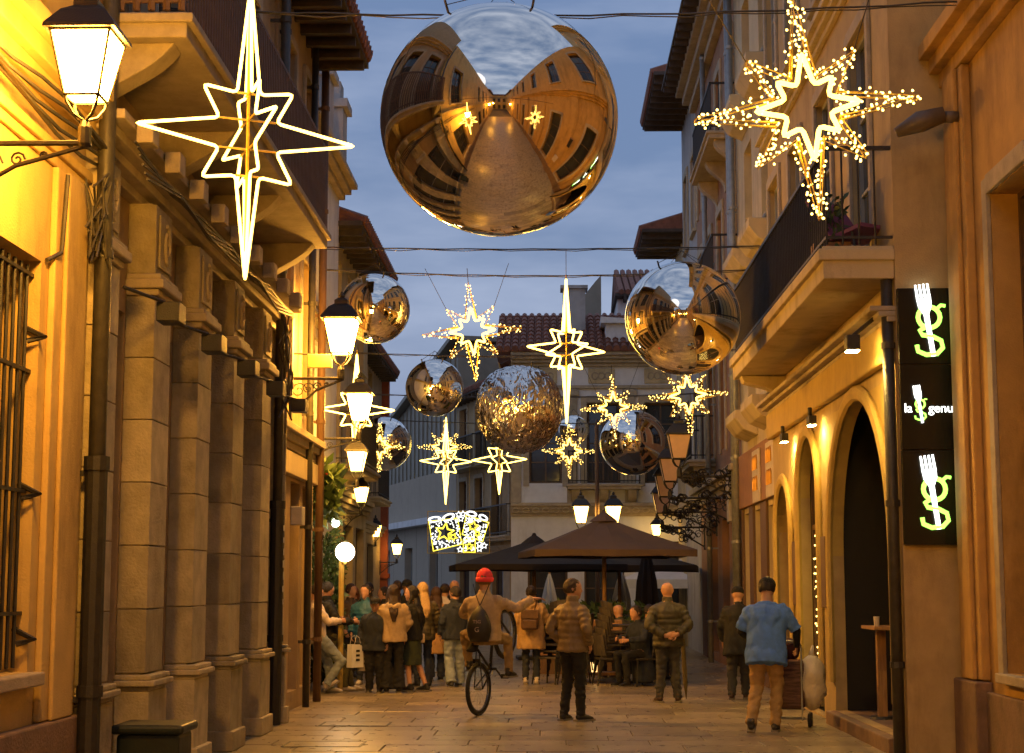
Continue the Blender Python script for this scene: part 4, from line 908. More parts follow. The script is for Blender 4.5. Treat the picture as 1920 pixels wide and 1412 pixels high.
t = thing('terrace_counter', 'light wooden terrace counter with dark cover below the parasol', 'counter', (.78, 29.6, 0)); q = MB(); q.box(-.5, .5, -.2, .2, .72, 1.08); q.build('panel', WOOD, t, bevel=.01); q = MB(); q.box(-.45, .45, -.3, -.201, .35, .9); q.build('cover', CH, t, bevel=.03)
for sx in (-1, 1): boxo('leg', WOOD, t, sx*.45-.04, sx*.45+.04, -.18, .18, 0, .72)
boxo('shelf', WOOD, t, -.42, .42, -.25, .2, .12, .17); q = MB(); q.lathe([(.06, .171), (.065, .35), (.05, .38)], 10); q.build('lit_jar', mat('lit_jar', (.9, .7, .4), .3, emit=(1, .6, .2), estr=1.2), t)
t = thing('terrace_table', 'round terrace table between the seated people', 'table', (1.6, 29.3, 0)); q = MB(); q.lathe([(.35, .72), (.36, .74), (.35, .75)], 20); q.build('top', WOOD, t); q = MB(); q.tube([(0,0,.03), (0,0,.72)], .03, 8); q.build('stem', IRON, t); q = MB(); q.lathe([(.22, 0), (.2, .03)], 14); q.build('foot', IRON, t)
for k, (x, y) in enumerate(((.2, 32.2), (1.1, 32.4), (2.0, 32.0))):
    plant('terrace_planter', ['leafy planter box behind the backpack woman', 'leafy planter box behind the wooden counter', 'leafy planter box beside the folded black parasol'][k], (x, y, .35), 500, .38, .75, .16, .4, 0, .42, 20+k)
    boxo('stand', BROWN, bpy.context.scene.objects[-1] if False else [o for o in col.objects if o.name.startswith('terrace_planter')][-1], -.4, .4, -.12, .12, -.35, -.002)
t = thing('bar_table', 'tall narrow bar table with a glass in the dark arch doorway', 'table', (3.84, 19.5, .155)); q = MB(); q.box(-.15, .2, -.4, .4, 1.02, 1.06); q.build('top', WOOD, t, bevel=.008); boxo('column', WOOD, t, -.05, .05, -.05, .05, .03, 1.02); q = MB(); q.lathe([(.15, 0), (.13, .03)], 16); q.build('foot', IRON, t)
o = MB(); o.lathe([(.03, 0), (.036, .11), (.033, .11), (.028, .008)], 12, cap=False); o = o.build('drinking_glass', mat('clear_glass', (.7, .6, .5), .1, 0, 2, 0), loc=(3.78, 19.4, 1.2155)); tag(o, 'small drinking glass on the bar table in the arch', 'glass')
t = thing('litter_bin', 'dark green litter bin with flat lid beside the black drainpipe', 'bin', (-3.05, 12.95, 0)); BG = mat('bin_green', (.007, .014, .010), .5, .2, 10)
q = MB(); q.box(-.24, .24, -.24, .24, .05, .56); q.build('body', BG, t, bevel=.03); q = MB(); q.box(-.28, .28, -.28, .28, .56, .63); q.build('lid', BG, t, bevel=.025); q = MB(); q.box(-.2, .2, -.2, .2, 0, .05); q.build('foot', IRON, t)
# ------------------------------------------------------------------ people
REM = []
def limb(q, pts, rad, n=12): q.tube(pts, rad, n, side=(1, .001, 0) if abs((Vector(pts[-1])-Vector(pts[0])).normalized().x) < .8 else (0, 1, .001))
def lerp(a, b, t): return Vector(a)*(1-t)+Vector(b)*t
def hand(q, w, d, up, curl=.5, s=1.0, flip=1):
    """palm and five separate fingers from wrist w along d; up = back of the hand"""
    w = Vector(w); d = Vector(d).normalized(); up = (Vector(up)-d*Vector(up).dot(d)).normalized(); sd = d.cross(up)*flip
    q.tube([w-d*.03, w+d*.02, w+d*.06, w+d*.09], [(.024*s, .02*s), (.034*s, .018*s), (.042*s, .016*s), (.038*s, .013*s)], 8, side=tuple(sd))
    for i, (o_, ln) in enumerate(((-.03, .066), (-.01, .076), (.01, .072), (.029, .056))):
        p = w+d*.085*s+sd*o_*s; pts = [p]; a = 0
        for k in range(3): a += curl*.8; dd = d*math.cos(a)-up*math.sin(a); p = p+dd*(ln*s*(.42, .32, .26)[k]); pts.append(p)
        q.tube(pts, [.0095*s, .009*s, .008*s, .006*s], 6)
    p = w+d*.03*s-sd*.035*s; q.tube([p, p+(d*.6-sd*.8).normalized()*.035*s, p+(d*.9-sd*.5-up*curl*.4).normalized()*.065*s], [.012*s, .010*s, .007*s], 6)
def person(label, loc, h, heading, top=None, legs=None, shoes=None, skin=SKIN, hair=None, hairc=(.02, .013, .009), hat=None, pose=None, hem=.80, bulk=1.0, puffer=False, flare=1.0, legm=1.0, hood=False, sleeve=None, collar=True, eyes=False, skirt=None, group=None, build=1.0, group_name=None, headturn=0, headdown=0, glasses=False, beard=None):
    P = dict(lean=0, side=0, knL=(-.095, .03, .50), anL=(-.10, -.03, .085), knR=(.095, .03, .50), anR=(.10, -.03, .085), elL=None, wrL=None, elR=None, wrR=None, hip=.93, toeL=0, toeR=0, liftL=0, liftR=0, hdL=None, hdR=None)
    P.update(pose or {}); k = h/1.75
    t = thing('person', label, 'person', loc, math.radians(heading), group); t.scale = (k, k, k)
    hipz = P['hip']; ln = math.radians(P['lean']); sdl = math.radians(P['side'])
    def T(x, y, z): # torso space (z above hips) to body space
        yy = y*math.cos(ln)+z*math.sin(ln); zz = z*math.cos(ln)-y*math.sin(ln); return Vector((x+zz*math.sin(sdl)+P.get('hx', 0), yy+P.get('hy', 0), hipz+zz*math.cos(sdl)))
    B = build
    spine = [T(0, 0, -.10), T(0, 0, 0), T(0, .005, .14), T(0, .01, .30), T(0, -.005, .42), T(0, -.01, .495), T(0, -.005, .54), T(0, .005, .62)]
    core = [(.13*B, .10*B), (.155*B, .11*B), (.14*B, .10*B), (.165*B, .11*B), (.165*B, .095*B), (.10*B, .07*B), (.066, .064), (.060, .062)]
    SL, SR = T(-.175*B, -.01, .425), T(.175*B, -.01, .425)
    df = {-1: ((-.245*B, -.04, 1.14), (-.235*B, .06, .89)), 1: ((.245*B, -.04, 1.14), (.235*B, .06, .89))}
    arms = []
    for sg, S, e, w_ in ((-1, SL, P['elL'], P['wrL']), (1, SR, P['elR'], P['wrR'])):
        e = Vector(e) if e else Vector(df[sg][0])+Vector((T(0,0,.45).x, T(0,0,.45).y, T(0, 0, .45).z-1.38)); w_ = Vector(w_) if w_ else Vector(df[sg][1])+Vector((T(0,0,.45).x, T(0,0,.45).y, T(0, 0, .45).z-1.38)); arms.append((sg, S, e, w_))
    # --- body: one continuous skin surface
    q = MB(); limb(q, spine, core)
    HL, HR = Vector((-.09+P.get('hx', 0), P.get('hy', 0), hipz-.02)), Vector((.09+P.get('hx', 0), P.get('hy', 0), hipz-.02))
    legsp = []
    for sg, H_, kn, an in ((-1, HL, P['knL'], P['anL']), (1, HR, P['knR'], P['anR'])):
        kn, an = Vector(kn), Vector(an); legsp.append((sg, H_, kn, an)); limb(q, [H_+Vector((0,0,.05)), lerp(H_, kn, .4), kn, lerp(kn, an, .35), an], [.085, .078, .054, .052, .036])
    for sg, S, e, w_ in arms: limb(q, [lerp(S, T(0, 0, .44), .5), S, lerp(S, e, .5), e, lerp(e, w_, .35), w_], [.05, .052, .043, .036, .036, .026], 10)
    hc = T(0, .022, .682); hr = Euler((math.radians(-headdown)-ln*.35, 0, math.radians(headturn)), 'XYZ').to_matrix()
    def Hd(x, y, z): return hc + hr @ Vector((x, y, z))
    hd = MB(); hd.ball((0,0,0), (.087, .105, .122), 18, 14)
    hv = []
    for (x, y, z) in hd.v:
        if z > 0: f_ = 1+.2*min(1, z/.1); x *= f_; y *= f_
        if z < -.02: x *= 1-.28*min(1, (-z-.02)/.09); y = y*(1-.12*min(1, (-z-.02)/.09)) + .012*min(1, (-z)/.1)
        if y > .05 and -.03 < z < .03: y -= .008*(1-abs(z)/.03)
        hv.append(tuple(Hd(x, y, z)))
    q.add(hv, hd.f)
    q.tube([Hd(0, .086, .022), Hd(0, .108, -.018), Hd(0, .092, -.034)], [.011, .017, .013], 7)      # nose
    q.tube([Hd(-.026, .086, -.062), Hd(0, .096, -.06), Hd(.026, .086, -.062)], .0085, 6)            # mouth
    q.tube([Hd(-.02, .074, -.1), Hd(.02, .074, -.1)], .019, 6)                                      # chin
    for sx in (-1, 1): q.tube([Hd(sx*.074, .0, .025), Hd(sx*.088, -.014, .01), Hd(sx*.076, -.004, -.03)], [.013, .017, .01], 7)
    q.tube([Hd(0, -.012, -.05), T(0, 0, .52)], [.062, .072], 10)
    hq = MB()
    for sg, S, e, w_ in arms:
        key = P['hdL'] if sg < 0 else P['hdR']; d = (w_-e).normalized(); up = Vector((sg, 0, .2)); cu = .45
        if key: d, up, cu = Vector(key[0]), Vector(key[1]), key[2]
        hand(hq, w_, d, up, cu, 1.0, 1 if sg > 0 else -1)
    o = q.build('body', skin, t, smooth=True); REM.append((o, .0135, hq, 2))
    # --- top
    hem_ = hem-.93
    if top:
        q = MB(); nr = 26; prof = []
        zs = [hem_+(.52-hem_)*i/nr for i in range(nr+1)]
        for z in zs:
            f = z
            if f < 0: a, b_ = .178+.02*min(1, -f/.3), .135+.03*min(1, -f/.4)
            elif f < .16: a, b_ = .178-.008*f/.16, .135-.005*f/.16
            elif f < .34: a, b_ = .17+.022*(f-.16)/.18, .13+.008*(f-.16)/.18
            elif f < .42: a, b_ = .192-.004*(f-.34)/.08, .138-.016*(f-.34)/.08
            else: g_ = (f-.42)/.10; a, b_ = .188-.105*g_**1.5, .122-.042*g_
            m_ = bulk; rip = 1+(.085*abs(math.sin((z-hem_)*PI/.08))**.6-.055 if puffer else .012*math.sin(z*31+h*9))
            prof.append((T(0, 0, z), (a*m_*B*rip, b_*m_*B*rip*1.02)))
        limb(q, [p for p, r in prof], [r for p, r in prof], 20)
        if collar: limb(q, [T(0, 0, .46), T(0, 0, .53), T(0, .0, .60 if puffer or hood else .575)], [(.11*bulk, .09*bulk), (.082, .08), (.074, .074)], 14)
        if hood: q.tube([T(-.10, -.05, .50), T(-.06, -.12, .47), T(0, -.14, .44), T(.06, -.12, .47), T(.10, -.05, .50)], [.035, .05, .058, .05, .035], 8)
        for sg, S, e, w_ in arms:
            stop = .93; sh = sleeve if sleeve else 1.0; ns = 22; pts = [lerp(S, T(0, 0, .43), .55)]; rs = [(.07*bulk*B, .07*bulk*B)]
            path = [lerp(S, e, i/ns*1.0) for i in range(ns)]+[lerp(e, w_, i/ns*stop) for i in range(ns+1)]
            if sleeve: path = [lerp(S, e, i/ns*sleeve) for i in range(ns+1)]
            m_ = len(path)
            for i, p_ in enumerate(path):
                f = i/(m_-1)*(sleeve*.5 if sleeve else 1); r = (.069-.022*f+.004*math.sin(f*40+sg))*bulk*(.5+.5*B)
                if puffer: r *= 1+.15*abs(math.sin(f*PI*8))**.6-.08
                pts.append(p_); rs.append((r, r))
            limb(q, pts, rs, 14)
        nm = 'coat' if hem < .7 else 'jacket'
        o = q.build(nm if not sleeve else 'shirt', top, t, smooth=True); REM.append((o, .0115 if puffer else .014, None, 1 if puffer else 3))
        if sleeve:
            for sg, S, e, w_ in arms:
                q = MB(); limb(q, [lerp(S, e, .4), lerp(S, e, .8), e, lerp(e, w_, .5), lerp(e, w_, .93)], [.06, .056, .052, .045, .036], 12)
                o = q.build('under_sleeve', cloth('black_knit', (.012, .012, .013)), t, smooth=True); REM.append((o, .013, None, 3))
    # --- trousers
    if legs:
        q = MB(); limb(q, [T(0, 0, -.12), T(0, 0, -.04), T(0, 0, .08)], [(.15*B, .12*B), (.172*B, .13*B), (.155*B, .118*B)], 16)
        for sg, H_, kn, an in legsp:
            pts = []; rs = []
            for i in range(21):
                f = i/20; p_ = lerp(H_, kn, f/.5) if f < .5 else lerp(kn, an-Vector((0,0,.02)), (f-.5)/.5)
                r = (.098-.03*min(1, f/.5)) if f < .5 else .068+(.052*flare-.064)*(f-.5)/.5*(1 if flare <= 1 else 1.15)
                r *= legm*(.6+.4*B); r *= 1+(.035*math.sin(f*26+sg) if f > .35 else 0)+(.06*math.sin(f*70) if f > .88 else 0)
                pts.append(p_); rs.append((r, r*1.03))
            limb(q, pts, rs, 14)
        o = q.build('trousers', legs, t, smooth=True); REM.append((o, .015, None, 3))
    if skirt:
        q = MB(); limb(q, [T(0,0,-.5), T(0,0,-.3), T(0,0,-.04), T(0,0,.06)], [(.2,.17), (.19,.16), (.17,.13), (.15,.12)], 18); o = q.build('skirt', skirt, t, smooth=True); REM.append((o, .015, None, 3))
    for (sg, H_, kn, an), td, lf in zip(legsp, (P['toeL'], P['toeR']), (P['liftL'], P['liftR'])):
        q = MB(); R_ = Matrix.Rotation(math.radians(td), 3, 'Z') @ Matrix.Rotation(math.radians(-lf), 3, 'X')
        def sp(x, y, z): return an + R_ @ Vector((x, y, z))
        q.tube([sp(0, -.065, -.045), sp(0, -.03, -.03), sp(0, .05, -.035), sp(0, .12, -.047), sp(0, .185, -.057)], [(.03, .03), (.042, .05), (.043, .042), (.046, .033), (.03, .02)], 12, side=(R_ @ Vector((1, 0, 0)))[:]); q.tube([sp(0, -.015, .05), sp(0, -.01, -.03)], [.045, .048], 10)
        sm = q.build('shoe', shoes or cloth('black_shoe', (.015, .014, .013), .5), t, smooth=True); REM.append((sm, .012, None, 2))
        so2 = MB(); pl = [(-.042, -.09), (.042, -.09), (.05, .05), (.05, .13), (.025, .215), (-.025, .215), (-.05, .13), (-.05, .05)]
        so2.add([sp(x, y, -.083) for x, y in pl]+[sp(x, y, -.062) for x, y in pl], [tuple(range(8)), tuple(range(15, 7, -1))]+[(i, i+8, (i+1) % 8+8, (i+1) % 8) for i in range(8)]); so2.build('sole', cloth('sole', (.2, .18, .15), .7), sm)
    # --- hair and hats
    if hair:
        q = MB(); hb = MB(); hb.ball((0, -.014, .022), (.098, .114, .122), 16, 12)
        for (x, y, z) in hb.v:
            if y > .035: z = max(z, .055+.02*math.sin(x*60)); y = min(y, .09)
            elif z < -.045: z = -.045
            q.v.append(tuple(Hd(x, y, z)))
        q.f = list(hb.f)
        if hair == 'long':
            q.tube([Hd(0, -.05, .06), Hd(0, -.085, -.06), T(0, -.11, .50), T(0, -.15*bulk, .36), T(0, -.15*bulk, .22)], [(.06, .03), (.08, .035), (.085, .035), (.075, .03), (.03, .015)], 12, side=(1, 0, 0))
            for sx in (-1, 1): q.tube([Hd(sx*.07, .01, .05), Hd(sx*.085, .0, -.06), T(sx*.10, .02, .5), T(sx*.11, .06, .38)], [.03, .034, .035, .018], 8)
        if hair == 'bun': q.ball(tuple(Hd(0, -.13, .04)), .05, 10, 8)
        if hair == 'bob': q.tube([Hd(0, -.05, .05), Hd(0, -.075, -.07), Hd(0, -.07, -.14)], [(.09, .055), (.1, .055), (.085, .04)], 12, side=(1, 0, 0))
        hm = mat('hair_%d_%d' % (int(hairc[0]*1000), int(hairc[1]*1000)), hairc, .55, .3, 60, .5, 200)
        o = q.build('hair', hm, t, smooth=True); REM.append((o, .012, None, 2))
    if hat:
        kind, hm = hat; q = MB(); hb = MB()
        if kind == 'beanie': hb.ball((0, -.005, .05), (.103, .118, .115), 18, 12)
        else: hb.ball((0, -.006, .05), (.101, .118, .094), 18, 12)
        for (x, y, z) in hb.v: q.v.append(tuple(Hd(x, y, max(z, .015 if kind != 'beanie' else -.005))))
        q.f = list(hb.f)
        if kind == 'beanie': q.tube([Hd(.104*math.cos(a), .12*math.sin(a)-.005, .018) for a in [i*PI/10 for i in range(20)]], (.03, .012), 8, closed=True)
        else: q.add([Hd(-.07, .07, .03), Hd(.07, .07, .03), Hd(.05, .175, .015), Hd(-.05, .175, .015), Hd(-.07, .07, .042), Hd(.07, .07, .042), Hd(.05, .175, .025), Hd(-.05, .175, .025)], [(0,1,2,3), (4,7,6,5), (0,4,5,1), (1,5,6,2), (2,6,7,3), (3,7,4,0)])
        q.build(kind, hm, t, smooth=kind == 'beanie')
    if eyes:
        for sx in (-1, 1): q = MB(); q.ball(tuple(Hd(sx*.031, .083, .012)), (.012, .007, .007), 8, 6); q.build('eye', mat('eye_dark', (.02, .015, .012), .25), t)
        q = MB(); 
        for sx in (-1, 1): q.tube([Hd(sx*.016, .09, .03), Hd(sx*.048, .082, .03)], .005, 5)
        q.build('eyebrow', mat('brow', (.03, .02, .014), .8), t)
    if glasses:
        q = MB()
        for sx in (-1, 1): q.tube([Hd(sx*.033+.024*math.cos(a), .098, .01+.02*math.sin(a)) for a in [i*PI/5 for i in range(10)]], .003, 5, closed=True); q.tube([Hd(sx*.057, .096, .014), Hd(sx*.08, .0, .02)], .003, 4)
        q.build('glasses', IRON, t)
    t['_T'] = 0; del t['_T']
    t_mats[t.name] = (T, Hd, arms, k)
    return t
t_mats = {}
BLKC = cloth('black', (.012, .012, .013)); NAVY = cloth('navy', (.018, .024, .04)); DENIM = cloth('pale_denim', (.24, .29, .34)); BEIGE = cloth('beige_fleece', (.42, .31, .19)); KHAKI = cloth('khaki', (.40, .25, .10)); BLUE = cloth('blue_tshirt', (.10, .23, .66)); PUFB = cloth('brown_puffer', (.20, .14, .075), .6); PUFG = cloth('dark_green_puffer', (.045, .042, .028), .55); TEAL = cloth('teal_puffer', (.02, .10, .18), .55); PARKA = cloth('tan_parka', (.38, .24, .11), .7); OLIVE = cloth('olive', (.07, .065, .035)); TAN = cloth('tan_coat', (.42, .24, .09)); GREYT = cloth('charcoal', (.04, .04, .042)); WHT_C = cloth('white_cotton', (.62, .56, .52)); SHOEW = cloth('white_trainer', (.55, .5, .45), .6); SHOEB = cloth('brown_leather', (.06, .03, .015), .4); DKBL = cloth('dark_blue_trouser', (.02, .026, .045)); PINK = cloth('coral_knit', (.95, .06, .07), .8); BRN_H = (.10, .05, .025)
def G(u, v): p = gnd(u, v); return (p.x, p.y, 0)
# man in the quilted jacket
person('man in brown quilted jacket and dark trousers glancing right with hands in pockets', G(1074, 1352), 1.77, -38, PUFB, BLKC, cloth('dark_trainer', (.02, .02, .02), .6), hair='short', hairc=(.05, .028, .015), pose=dict(elL=(-.29, -.10, 1.13), wrL=(-.21, .08, .93), elR=(.29, -.10, 1.13), wrR=(.21, .08, .93), anL=(-.11, -.04, .085), anR=(.11, .02, .085), toeR=-15, toeL=10), puffer=True, bulk=1.13, hem=.84, headturn=-52, eyes=True, legm=1.05, skin=SKIN)
# bald man with hands behind back
mb_ = person('bald man in dark green quilted jacket holding his hands behind his back', G(1254, 1317), 1.74, 4, PUFG, GREYT, SHOEB, pose=dict(elL=(-.30, -.10, 1.12), wrL=(-.06, -.22, .965), elR=(.30, -.10, 1.12), wrR=(.10, -.235, .985), hdL=((.9, -.1, .25), (0, -1, .2), .25), hdR=((-.8, -.05, -.2), (0, -1, 0), .5), anL=(-.14, -.03, .085), anR=(.13, -.03, .085), toeL=14, toeR=-14), puffer=True, bulk=1.2, hem=.80, build=1.05, headdown=4, legm=1.12)
q = MB(); q.tube([(0, 0, .9), (0, 0, .25), (0, 0, .02)], [.03, .035, .006], 8); q.tube([(0, 0, .9), (0, 0, 1.0), (.04, 0, 1.04), (.08, 0, 1.0)], .012, 6); o = q.build('folded_umbrella', cloth('olive_nylon', (.10, .075, .03), .6)); p = G(1287, 1313); o.location = (p[0], p[1], 0); o.rotation_euler = (.03, -.05, 0); tag(o, 'folded olive umbrella hanging beside the bald man', 'umbrella')
# old man
person('old man in long black coat and flat cap walking away by the shop', G(1386, 1311), 1.68, -8, BLKC, GREYT, SHOEB, hair=None, hat=('flat_cap', BLKC), pose=dict(lean=9, anL=(-.11, -.12, .085), knL=(-.1, .0, .49), anR=(.10, .08, .085)), bulk=1.2, hem=.66, headdown=14, legm=1.2, build=1.05)
# man in blue with trolley
BM = G(1440, 1372)
person('man in blue t-shirt and tan trousers pushing a loaded trolley', BM, 1.80, -14, BLUE, KHAKI, cloth('worn_trainer', (.05, .045, .04), .7), skin=SKIN2, hat=('cap', BLKC), hair='short', pose=dict(lean=13, elR=(.33, .14, 1.12), wrR=(.30, .40, .93), elL=(-.30, .10, 1.12), wrL=(-.16, .38, .95), knL=(-.12, .02, .50), anL=(-.16, -.22, .12), knR=(.1, .10, .50), anR=(.08, .02, .085), liftL=-28), bulk=1.22, hem=.74, sleeve=.95, build=1.06, headdown=16, collar=False, legm=1.12)
# rider (built on the bike frame below)
RB = Vector(G(897, 1342)); RH = -14
rd_ = person('rider in beige sweater and coral red beanie balancing on a wheelie', (RB.x+.09, RB.y-.10, .05), 1.80, RH, BEIGE, cloth('tan_cargo', (.28, .19, .09)), cloth('black_boot', (.02, .018, .016), .5), hair='short', hairc=(.18, .09, .04), hat=('beanie', PINK), pose=dict(hip=.96, hy=-.02, lean=-2, knL=(-.36, .28, .97), anL=(-.28, .24, .58), knR=(.20, .36, .90), anR=(.22, .34, .50), toeL=12, toeR=-12, elR=(.40, .04, 1.30), wrR=(.58, .22, 1.42), hdR=((.85, .45, .02), (0, 0, 1), .3), elL=(-.33, .14, 1.22), wrL=(-.26, .42, 1.22)), bulk=1.16, hem=.86, build=1.03)
def bicycle(label, loc, heading, wheelie):
    t = thing('bicycle', label, 'bicycle', loc, math.radians(heading)); BK = mat('bike_black', (.015, .015, .016), .35, .2, 10); RUB = mat('tyre_rubber', (.015, .014, .013), .8, .2, 30)
    cs, sn = math.cos(wheelie), math.sin(wheelie); R = .345
    def W(x, y, z): return (x, y*cs-(z-R)*sn, R+y*sn+(z-R)*cs)     # y forward from the rear axle
    for (yc, nm) in ((0, 'rear'), (1.06, 'front')):
        q = MB(); q.tube([W(0, yc+(R-.025)*math.cos(a), R+(R-.025)*math.sin(a)) for a in [i*PI/18 for i in range(36)]], .028, 8, closed=True); wo = q.build('tyre', RUB, t, smooth=True)
        q = MB(); q.tube([W(0, yc+(R-.06)*math.cos(a), R+(R-.06)*math.sin(a)) for a in [i*PI/18 for i in range(36)]], (.012, .016), 6, closed=True); q.build('rim', mat('rim_metal', (.12, .12, .12), .3, metal=.8), wo)
        q = MB()
        for i in range(24): a = i*PI/12; q.tube([W((-1)**i*.025, yc, R), W(0, yc+(R-.06)*math.cos(a), R+(R-.06)*math.sin(a))], .0018, 3)
        q.tube([W(-.05, yc, R), W(.05, yc, R)], .02, 8); q.build('spokes', PIPEG, wo)
    q = MB(); bb = (0, .42, .30); st = (0, .30, .78); hd1, hd2 = (0, .92, .88), (0, .96, .74)
    for a, b_, r in ((bb, st, .017), (bb, hd2, .022), (st, hd1, .018), (hd1, hd2, .024)): q.tube([W(*a), W(*b_)], r, 8)
    for sx in (-1, 1): q.tube([W(sx*.02, .4, .3), W(sx*.06, 0, R)], .011, 6); q.tube([W(sx*.02, .31, .74), W(sx*.06, 0, R)], .009, 6); q.tube([W(sx*.055, .96, .72), W(sx*.06, 1.06, R)], .016, 6)
    q.tube([W(-.055, .96, .72), W(.055, .96, .72)], .018, 6); q.build('frame', BK, t, smooth=True)
    q = MB(); q.tube([W(-.34, .86, .98), W(-.1, .92, 1.0), W(.1, .92, 1.0), W(.34, .86, .98)], .014, 8); q.tube([W(0, .92, 1.0), W(0, .92, .88)], .016, 6); q.build('handlebar', BK, t)
    q = MB(); q.tube([W(0, .16, .86), W(0, .26, .86), W(0, .42, .845)], [(.075, .025), (.07, .025), (.02, .018)], 8, side=(1,0,0)); q.tube([W(0, .30, .78), W(0, .27, .85)], .013, 6); q.build('saddle', BLKC, t, smooth=True)
    q = MB(); q.tube([W(-.09, .42, .3), W(.09, .42, .3)], .02, 8); q.tube([W(.08, .42, .3), W(.09, .46, .13)], .012, 6); q.tube([W(-.08, .42, .3), W(-.09, .38, .47)], .012, 6); q.tube([W(.09, .46, .13), W(.2, .46, .13)], (.03, .012), 6); q.tube([W(-.09, .38, .47), W(-.2, .38, .47)], (.03, .012), 6); q.build('crankset', BK, t)
    q = MB(); q.tube([W(0, .42+.09*math.cos(a), .3+.09*math.sin(a)) for a in [i*PI/8 for i in range(16)]], .006, 5, closed=True); q.build('chainring', PIPEG, t)
    return t
bicycle('black mountain bike reared up on its back wheel', (RB.x, RB.y, 0), RH-10, math.radians(41))
def drawbag(label, loc, rz):
    t = thing('drawstring_bag', label, 'bag', loc, rz); q = MB(); vs_ = []
    for j in range(7):
        f = j/6; w_ = (.02, .09, .13, .16, .165, .15, .12)[j]; d_ = (.015, .05, .07, .085, .09, .085, .05)[j]
        for i in range(12): a = i*PI/6; vs_.append((w_*math.cos(a), -d_*.5+d_*math.sin(a), .22-.46*f))
    q.add(vs_, [(j*12+i, j*12+(i+1) % 12, (j+1)*12+(i+1) % 12, (j+1)*12+i) for j in range(6) for i in range(12)]+[tuple(range(12)), tuple(range(83, 71, -1))]); o = q.build('sack', cloth('black_nylon', (.012, .011, .011), .5), t, smooth=True); q = MB()
    for sx in (-1, 1): q.tube([(0, 0, .22), (sx*.06, .02, .36), (sx*.11, .06, .50)], .006, 5)
    q.build('cord', BLKC, t)
    for bd, z, s_ in (('TSG', .0, .06), ('G', -.11, .09)):
        c = bpy.data.curves.new('print', 'FONT'); c.body = bd; c.size = s_; c.align_x = 'CENTER'; c.extrude = .001; c.materials.append(mat('bag_print', (.5, .38, .3), .6)); oo = bpy.data.objects.new('print', c); col.objects.link(oo); oo.rotation_euler = (PI/2, 0, 0); oo.location = (0, -.142, z); oo.parent = t
drawbag('black drawstring bag on the back of the wheelie rider', (RB.x+.03, RB.y-.33, 1.20), math.radians(RH))
# woman with backpack
WB = G(996, 1283)
person('woman in tan knee length parka with a brown backpack and fur topped hair', WB, 1.68, -2, PARKA, DKBL, SHOEW, hair='bun', hairc=(.02, .012, .009), pose=dict(elR=(.30, .06, 1.13), wrR=(.16, .22, 1.16)), bulk=1.36, hem=.62, puffer=False, legm=1.05, hood=True)
t = thing('backpack', 'brown leather backpack worn over the tan parka', 'backpack', (WB[0]-.02, WB[1]-.29, 1.12)); LB = mat('brown_leather_bag', (.09, .045, .022), .45, .25, 15, .2, 80)
q = MB(); q.box(-.15, .15, -.07, .07, -.19, .15); q.build('body', LB, t, bevel=.045); q = MB(); q.box(-.12, .12, -.105, -.071, -.17, -.02); q.build('pocket', LB, t, bevel=.02); q = MB(); q.box(-.15, .15, -.085, -.071, .0, .15); q.build('flap', LB, t, bevel=.01)
for sx in (-1, 1): q = MB(); q.tube([(sx*.08, .05, .14), (sx*.11, .1, .26), (sx*.14, .22, .33)], (.02, .006), 6); q.build('strap', LB, t)
# crowd on the left
GC = 'crowd of young people by the left wall'
person('young man in white sleeved vest leaning on the wall looking at his phone', G(607, 1300), 1.70, -72, cloth('white_shirt', (.55, .47, .44)), DENIM, SHOEW, hair='short', pose=dict(lean=-4, hy=-.12, knR=(.1, .26, .52), anR=(.1, .02, .16), liftR=-30, anL=(-.1, .14, .085), knL=(-.1, .08, .5), elL=(-.27, .02, 1.14), wrL=(-.12, .25, 1.16), elR=(.27, .02, 1.14), wrR=(.10, .25, 1.16)), headdown=28, bulk=1.1, group=GC, skin=SKIN, legm=1.2)
q = MB(); q.box(-.11, .11, -.1, .1, .0, .4); 
person('young man in black hoodie and olive trousers leaning on the wall beside the plants', G(634, 1296), 1.74, -80, BLKC, OLIVE, SHOEW, hair='short', pose=dict(lean=-5, hy=-.16, knL=(-.1, .12, .5), anL=(-.1, .22, .085), knR=(.1, .10, .5), anR=(.1, .10, .085), elL=(-.28, .0, 1.12), wrL=(-.1, .24, 1.10), elR=(.28, .0, 1.12), wrR=(.1, .22, 1.12)), headdown=25, bulk=1.15, hood=True, group=GC, legm=1.1)
q = MB(); q.box(-.036, .036, -.005, .005, -.075, .075); o = q.build('phone', mat('phone_body', (.02, .02, .022), .2), bevel=.004); pq = Vector(G(607, 1300)); o.location = pq+Vector((.42, -.08, 1.16)); o.rotation_euler = (.5, 0, -1.2); tag(o, 'dark phone held by the leaning man in white sleeves', 'phone')
person('person in brown jacket behind the leaning men facing the crowd', G(655, 1272), 1.72, -120, cloth('brown_jacket', (.10, .065, .04)), BLKC, None, hair='short', hairc=(.06, .03, .018), pose=dict(elL=(-.26, .06, 1.14), wrL=(-.1, .28, 1.12)), bulk=1.1, group=GC, eyes=True)
person('woman in teal quilted jacket facing the viewer behind the capped boy', G(684, 1284), 1.70, 172, TEAL, DKBL, SHOEW, hair='bob', pose=dict(), puffer=True, bulk=1.25, hem=.80, group=GC, eyes=True, headturn=-15)
BOY = G(702, 1299)
person('boy in dark jacket, cap and glasses carrying a white shopping bag', BOY, 1.50, 176, NAVY, BLKC, None, skin=SKIN2, hat=('cap', BLKC), hair='short', bulk=1.28, hem=.76, group=GC, eyes=True, glasses=True, legm=1.25, pose=dict(wrR=(.30, .08, .84)), build=1.05)
